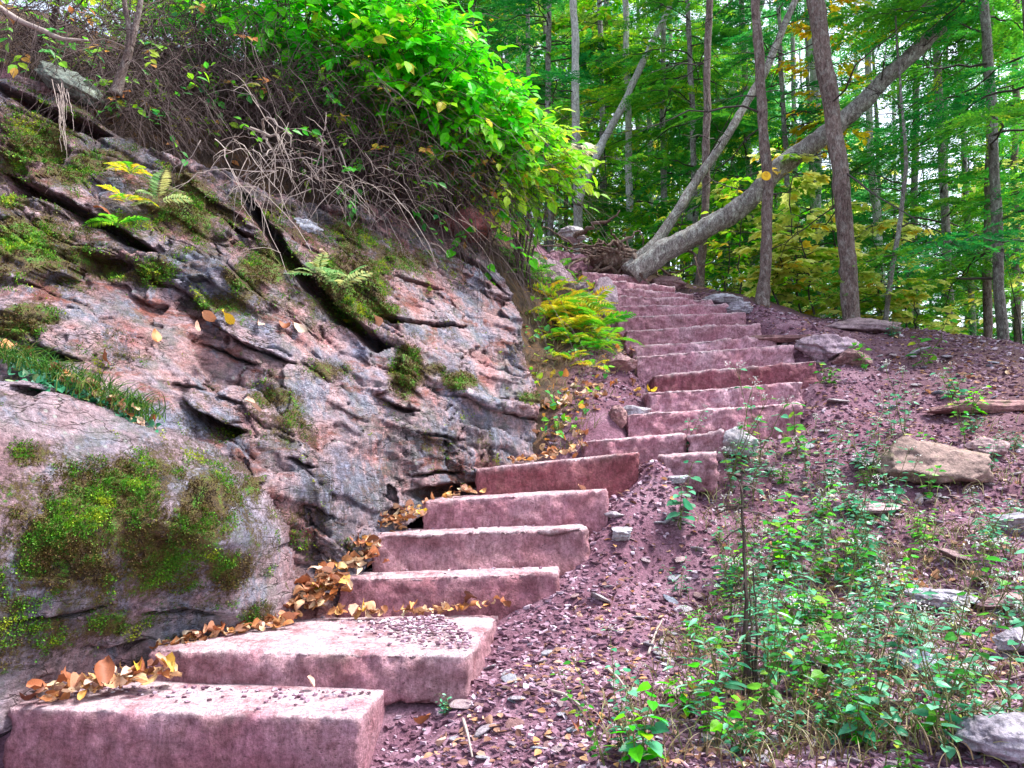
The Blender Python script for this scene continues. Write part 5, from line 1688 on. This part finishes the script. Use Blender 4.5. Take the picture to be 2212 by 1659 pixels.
rg = np.random.default_rng(71)
mb = MB()
blades(mb, np.array([rock_at(u, v) + (0, -.05, 0) for u, v in [(x, 770 + (x - 10) * .42 + rg.normal() * 14) for x in np.linspace(0, 330, 46)]]), 20, .13, rg, .05, (.2, -.3, 0))
tag(obj('grass', mb.mesh('grass', M['grass'])), 'green grass growing in the crevice above the mossy boulder', 'grass', None, 'stuff')
mb = MB()
pts = []
while len(pts) < 130:
    u, v = rg.uniform(1130, 1350), rg.uniform(600, 990)
    lo_u = np.interp(v, [500, 700, 990], [1120, 1130, 1170])
    hi_u = np.interp(v, [500, 640, 800, 900, 990], [1200, 1310, 1360, 1290, 1240])
    if lo_u < u < hi_u:
        p = ground_at(u, v)
        if p is not None:
            pts.append(p)
blades(mb, np.array(pts), 7, .15, rg, .06, (.25, -.25, 0))
tag(obj('grass', mb.mesh('grass', M['drygrass'])), 'dry and green grass on the bank between the outcrop and the steps', 'grass', None, 'stuff')
mb = MB()
pts = []
while len(pts) < 420:
    u, v = rg.uniform(1350, 2212), rg.uniform(900, 1659)
    if in_poly(np.array([(u, v)]), wpoly)[0]:
        p = ground_at(u, v)
        if p is not None:
            pts.append(p)
blades(mb, np.array(pts), 10, .13, rg, .09)
tag(obj('grass', mb.mesh('grass', M['drygrass'])), 'straw coloured grass strands among the weeds of the slope', 'grass', None, 'stuff')
# clover like patch in the crevice
mb = MB()
n = 260
P = np.array([rock_at(u, v) + (0, -.09, .01) for u, v in zip(*(lambda s: (60 + s * 280 + rg.normal(size=n) * 20, 800 + s * 135 + rg.normal(size=n) * 14))(rg.random(n)))])
mb.leaves(P, rg.normal(size=(n, 3)) + np.array((0, -.6, 0)), np.array((0, -.5, 1.)) + rg.normal(size=(n, 3)) * .3, rg.uniform(.025, .05, n), T_HEART, rg.random(n))
tag(obj('ground_cover', mb.mesh('ground_cover', M['leaf_teal'])), 'round bluish green leaves carpeting the crevice above the mossy boulder', 'ground cover', None, 'stuff')
# mixed small leaves on the bank
mb = MB()
P = []
while len(P) < 230:
    u, v = rg.uniform(1130, 1340), rg.uniform(560, 980)
    lo_u = np.interp(v, [500, 700, 990], [1110, 1130, 1170])
    hi_u = np.interp(v, [500, 640, 800, 900, 990], [1200, 1300, 1340, 1270, 1230])
    if lo_u < u < hi_u:
        p = ground_at(u, v)
        if p is not None:
            P.append(p + (0, 0, rg.uniform(.02, .14)))
P = np.array(P)
n = len(P)
mb.leaves(P, rg.normal(size=(n, 3)) + np.array((.2, -.6, -.2)), np.array((0, -.5, 1.)) + rg.normal(size=(n, 3)) * .4, rg.uniform(.03, .075, n), T_HEART, rg.random(n))
tag(obj('ground_cover', mb.mesh('ground_cover', M['leaf_mixed'])), 'small green leaves matting the bank below the ferns', 'ground cover', None, 'stuff')

# ------------------------------------------------------------------ fallen leaves
def dead_leaf(rg, oak=False):
    na, nb = 7, 5
    t, s = np.meshgrid(np.linspace(0, 1, na), np.linspace(-1, 1, nb), indexing='ij')
    w = .30 * np.sin(PI * np.clip(t * .93 + .05, 0, 1)) ** .75
    if oak:
        w = w * (1 + .35 * np.sin(t * 19))
    x = s * w
    y = t
    c1, c2 = rg.uniform(-1.5, 5.0), rg.uniform(-2.2, 2.2)
    z = c1 * x ** 2 + c2 * (t - .5) ** 2 * .6 + rg.normal(size=t.shape) * .035 + .1 * np.sin(3 * t + rg.uniform(0, 6)) * s
    V = np.column_stack([x.ravel(), y.ravel() - .5, z.ravel()])
    V[:, 2] -= V[:, 2].min()
    i = np.arange(na * nb).reshape(na, nb)
    F = np.stack([i[:-1, :-1], i[:-1, 1:], i[1:, 1:], i[1:, :-1]], -1).reshape(-1, 4)
    return mesh('fallen_leaf', V, F, M['dead'], True)


rg = np.random.default_rng(88)
DL = [dead_leaf(rg, k % 3 == 2) for k in range(9)]


HEAP = []


def drift(pts, n, spread, size, label, group, pile=.06, mn=None):
    pts = np.array(pts, float)
    HEAP.append((pts, n, spread, size, pile))
    n = max(2, int(n * .62))
    for k in range(n):
        i = rg.integers(len(pts) - 1) if len(pts) > 1 else 0
        f = rg.random()
        p = pts[i] * (1 - f) + pts[min(i + 1, len(pts) - 1)] * f
        p = p + rg.normal(size=3) * np.array((spread, spread * .6, 0)) + np.array((0, 0, rg.random() * pile))
        o = obj('fallen_leaf', DL[rg.integers(9)], None, p)
        s = size * rg.uniform(.42, .88)
        o.scale = (s * rg.uniform(.7, 1.1), s, s * rg.uniform(.8, 1.8))
        o.rotation_euler = (rg.normal() * .42, rg.normal() * .42, rg.uniform(0, 6.3))
        tag(o, label, 'leaf', group)


A = STEPS
top = lambda i: A[i]['A'][2]
drift([at(110, 1508, 3.50), at(230, 1475, 3.62), at(370, 1462, 3.70)], 40, .05, .105, 'curled fallen leaf in the drift on the lowest step against the boulder', 'leaf drift on the lowest step', .05)
drift([at(330, 1402, 3.92), at(500, 1365, 4.15), at(640, 1338, 4.4)], 34, .035, .10, 'curled fallen leaf along the boulder foot on the second step', 'leaf line on the second step', .03)
drift([at(640, 1335, 4.45), at(690, 1300, 4.55), at(720, 1270, 4.6)], 46, .06, .115, 'brown and orange leaf in the heap beside the third step', 'leaf heap beside the third step', .16)
drift([at(720, 1325, 4.52), at(900, 1325, 4.52), at(1100, 1300, 4.6)], 26, .03, .10, 'fallen leaf lined along the foot of the third step', 'leaf line under the third step', .03)
drift([at(735, 1245, 4.74), at(770, 1215, 4.8), at(800, 1185, 4.84)], 34, .05, .11, 'brown leaf in the heap beside the fourth step', 'leaf heap beside the fourth step', .12)
drift([at(815, 1150, 5.05), at(860, 1125, 5.1), at(905, 1105, 5.15)], 26, .045, .10, 'brown leaf in the small heap beside the fifth step', 'leaf heap beside the fifth step', .08)
drift([at(960, 1072, 5.42), at(1025, 1060, 5.45)], 9, .05, .09, 'pale leaf tucked under the dark recess beside the sixth step', 'leaves beside the sixth step', .04)
drift([at(1090, 1000, 5.75), at(1200, 985, 5.9), at(1260, 960, 6.0)], 20, .05, .09, 'fallen leaf strewn behind the sixth step', 'leaves behind the sixth step', .03)
for (uu, vv, nn, lb) in [(1215, 945, 9, 'pale oak leaf on the bank beside the seventh step'), (1200, 880, 9, 'yellow brown leaf on the bank beside the grey end of the outcrop'), (1290, 840, 8, 'orange brown leaf lying below the ferns'), (1380, 850, 7, 'small dry leaf beside the ninth step'),
                         (1340, 760, 8, 'dry leaf on the dirt beside the eleventh step'), (1330, 720, 5, 'dry leaf beside the thirteenth step'), (1240, 860, 6, 'large tan leaf in the grass below the ferns'), (1235, 620, 5, 'brown leaf caught in the bank beside the red boulder')]:
    p = ground_at(uu, vv)
    drift([p], nn, .1, .11, lb, lb.replace('leaf', 'leaves', 1), .04)
for uu, vv, nn, lb in [(960, 1600, 7, 'rust brown leaf on the gravel beside the lowest step'), (1280, 1590, 5, 'dark red curled leaf on the bottom gravel'), (1850, 1250, 9, 'brown crumpled leaf above the blue slab'), (2010, 1240, 9, 'tan leaf under the pale slab on the slope'), (1600, 1500, 6, 'brown leaf among the bottom weeds'),
                       (1680, 1190, 5, 'orange leaf in the thick weeds'), (2150, 1280, 5, 'brown leaf by the stones at the picture edge'), (2100, 830, 8, 'dry leaf on the high slope'), (1900, 1440, 6, 'tan leaf beside the lilac stone'), (1560, 1250, 4, 'dry leaf where gravel meets the weeds'), (2080, 1540, 6, 'brown leaf in the bottom corner weeds')]:
    p = ground_at(uu, vv)
    drift([p], nn, .18, .085, lb, lb.replace('leaf', 'leaves', 1), .02)
    for o in [o for o in COL.objects if o.get('label') == lb]:
        o.location.z = float(gz(o.location.x, o.location.y)[0]) + .015
# leaves on the rock
for k, (uu, vv, s, lb) in enumerate([(455, 690, .10, 'oval tan leaf lying on the rock ledge'), (492, 695, .11, 'orange oval leaf next to the tan leaf on the ledge'), (430, 712, .07, 'white sliver of leaf left of the two ledge leaves'), (548, 882, .11, 'cream folded leaf stuck at the red overhang'), (225, 465, .11, 'rusty leaf caught in the long crack'),
                                     (150, 845, .12, 'cream leaf at the edge of the crevice grass'), (560, 705, .08, 'small pale flake of leaf on the ledge edge'), (620, 710, .09, 'tan leaf at the blue end of the ledge'), (650, 715, .1, 'red brown leaf at the blue end of the ledge'), (345, 735, .09, 'pale leaf on the middle of the face'),
                                     (700, 555, .09, 'pale leaf above the pale ferns'), (230, 780, .09, 'ochre leaf upright in the crevice'), (60, 765, .1, 'red brown leaf at the outer end of the crevice'), (20, 755, .1, 'dark leaf at the picture edge of the crevice'), (810, 700, .1, 'tan leaf on the moss by the crack')]):
    o = obj('fallen_leaf', DL[k % 9], None, rock_at(uu, vv) + (0, -.04, .01))
    o.scale = (s, s, s)
    o.rotation_euler = (.9 + rg.normal() * .3, rg.normal() * .5, rg.uniform(-1.2, 1.2) + PI / 2)
    tag(o, lb, 'leaf')
drift([rock_at(130, 800) + (0, -.1, .0), rock_at(270, 880) + (0, -.1, 0), rock_at(345, 950) + (0, -.1, 0)], 26, .03, .085, 'tan leaf lodged in the crevice above the mossy boulder', 'leaves in the crevice', .02)
# brush leaves
for uu, vv, Y, nn, lb in [(310, 250, 5.45, 14, 'orange leaf caught on the bank below the forked stem'), (60, 95, 5.5, 9, 'rusty curled leaf in the top corner'), (560, 220, 6.3, 8, 'dry leaf caught in the bare brush'), (420, 190, 6.0, 8, 'dry leaf under the bare brush')]:
    drift([at(uu, vv, Y)], nn, .22, .075, lb, lb.replace('leaf', 'leaves', 1), .15)
    HEAP.pop()
    for o in [o for o in COL.objects if o.get('label') == lb]:
        o.location.z = float(gz(o.location.x, o.location.y)[0]) + rg.uniform(.02, .1)
        o.location.y -= .03
# single bright ones
for uu, vv, Y, s, lb in [(345, 1432, 3.66, .085, 'bright yellow round leaf standing at the end of the second step'), (222, 1455, 3.58, .14, 'large cream leaf on the lowest drift'), (660, 1265, 4.6, .13, 'upright tan oak leaf against the boulder'), (1255, 1056, 5.42, .07, 'yellow leaf on the fifth step'), (985, 1002, 5.85, .06, 'small yellow leaf behind the sixth step'),
                         (670, 1474, 3.68, .06, 'pale leaf at the foot of the second step')]:
    o = obj('fallen_leaf', DL[3], None, at(uu, vv, Y))
    o.scale = (s, s, s)
    o.rotation_euler = (.8, .2, rg.uniform(0, 3))
    tag(o, lb, 'leaf')

# the many under the ones on top
V_, F_, n0 = [], [], 0
proto_V = [np.array([v.co[:] for v in m.vertices]) for m in DL]
proto_F = np.array([p.vertices[:] for p in DL[0].polygons])
hues = []
for pts, n, spread, size, pile in HEAP:
    if pile < .025 and n < 8:
        continue
    for k in range(int(n * 1.6)):
        i = rg.integers(len(pts) - 1) if len(pts) > 1 else 0
        f = rg.random()
        p = pts[i] * (1 - f) + pts[min(i + 1, len(pts) - 1)] * f
        p = p + rg.normal(size=3) * np.array((spread * 1.1, spread * .7, 0)) + np.array((0, 0, rg.random() * pile * .7 - .01))
        if len(pts) == 1:
            p[2] = gz(p[0], p[1])[0] + .01
        m = (Matrix.Rotation(rg.uniform(0, 6.3), 3, 'Z') @ Matrix.Rotation(rg.normal() * .5, 3, 'Y') @ Matrix.Rotation(rg.normal() * .5, 3, 'X'))
        V_.append(proto_V[rg.integers(9)] @ np.array(m).T * size * rg.uniform(.4, .8) + p)
        F_.append(proto_F + n0)
        n0 += len(V_[-1])
        hues.append(np.full(len(V_[-1]), rg.random()))
tag(obj('leaf_litter', mesh('leaf_litter', np.concatenate(V_), np.concatenate(F_), M['dead_heap'], True, {'rnd': np.concatenate(hues)})), 'brown and orange leaves heaped under the drifts beside the steps', 'leaf litter', None, 'stuff')

# scraps and twigs nobody could count
mb = MB()
n = 9000
x = rg.uniform(-.4, 5, n)
y = np.exp(rg.uniform(math.log(2.6), math.log(10), n))
ok = x > np.interp(y, [2.4, 3.4, 3.9, 4.6, 5.5, 6, 7, 8, 9, 10, 11], [-.55, -.3, 0, .4, .8, 1, 1.6, 1.9, 1.9, 2, 2])
x, y = x[ok], y[ok]
n = len(x)
P = np.column_stack([x, y, gz(x, y) + .012])
mb.leaves(P, rg.normal(size=(n, 3)) * np.array((1, 1, .2)), np.array((0, 0, 1.)) + rg.normal(size=(n, 3)) * .35, rg.uniform(.015, .055, n), T_OVAL, rg.random(n))
tag(obj('leaf_litter', mb.mesh('leaf_litter', M['dead_small'])), 'brown leaf scraps littering the weedy slope', 'leaf litter', None, 'stuff')
mb = MB()
n = 700
x = rg.uniform(-6, 3.5, n)
y = rg.uniform(5.8, 12, n)
ok = x < np.interp(y, [5, 6.2, 7, 8, 9, 12], [-3, -1, .2, .6, .8, 1.0])
x, y = x[ok], y[ok]
n = len(x)
P = np.column_stack([x, y, gz(x, y) + .02])
mb.leaves(P, rg.normal(size=(n, 3)) * np.array((1, 1, .2)), np.array((0, -.3, 1.)) + rg.normal(size=(n, 3)) * .4, rg.uniform(.06, .13, n), T_OVAL, rg.random(n))
tag(obj('leaf_litter', mb.mesh('leaf_litter', M['dead_small'])), 'brown leaves littering the bank on top of the outcrop', 'leaf litter', None, 'stuff')
for k, (u0, v0, u1, v1, lb) in enumerate([(1310, 1370 + 80, 1365, 1520, 'pale bare stick on the gravel near the white flakes'), (1190, 1500, 1260, 1540, 'thin straw coloured stick on the gravel'), (1000, 1560, 1020, 1650, 'crooked brown stick beside the lowest step'), (1400, 1420, 1430, 1350, 'thin leaning stick at the weed edge')]):
    a, b = ground_at(u0, v0), ground_at(u1, v1)
    me, _ = trunk_mesh('stick', [(0, 0, .01), (b - a) / 2 + (0, 0, .03), b - a + (0, 0, .02)], [.007, .006, .004], M['twig_pale'], 16, 6, 0, k)
    tag(obj('stick', me, None, a), lb, 'stick')

# ------------------------------------------------------------------ light
SUN_EL, SUN_AZ = R(61), R(80)
w = bpy.data.worlds.new('World')
scn.world = w
w.use_nodes = True
nt = w.node_tree
bg = nt.nodes['Background']
sky = nt.nodes.new('ShaderNodeTexSky')
sky.sky_type = 'NISHITA'
sky.sun_disc = False
sky.sun_elevation = SUN_EL
sky.sun_rotation = SUN_AZ
sky.air_density = 1.0
sky.dust_density = 2.5
hsv = nt.nodes.new('ShaderNodeHueSaturation')
hsv.inputs['Saturation'].default_value = .55
nt.links.new(sky.outputs[0], hsv.inputs['Color'])
nt.links.new(hsv.outputs[0], bg.inputs[0])
bg.inputs[1].default_value = .11
ld = bpy.data.lights.new('sun', 'SUN')
ld.energy = 2.2
ld.angle = R(14)
ld.color = (1, .96, .90)
lo = bpy.data.objects.new('sun', ld)
COL.objects.link(lo)
d = Vector((math.sin(SUN_AZ) * math.cos(SUN_EL), math.cos(SUN_AZ) * math.cos(SUN_EL), math.sin(SUN_EL)))
lo.rotation_euler = d.to_track_quat('Z', 'Y').to_euler()

scn.view_settings.view_transform = 'Standard'
scn.view_settings.look = 'None'
scn.view_settings.gamma = 1
scn.view_settings.exposure = 2.15
cy = scn.cycles
cy.max_bounces = 6
cy.diffuse_bounces = 4
cy.glossy_bounces = 2
cy.transmission_bounces = 4
cy.transparent_max_bounces = 4
cy.use_denoising = True
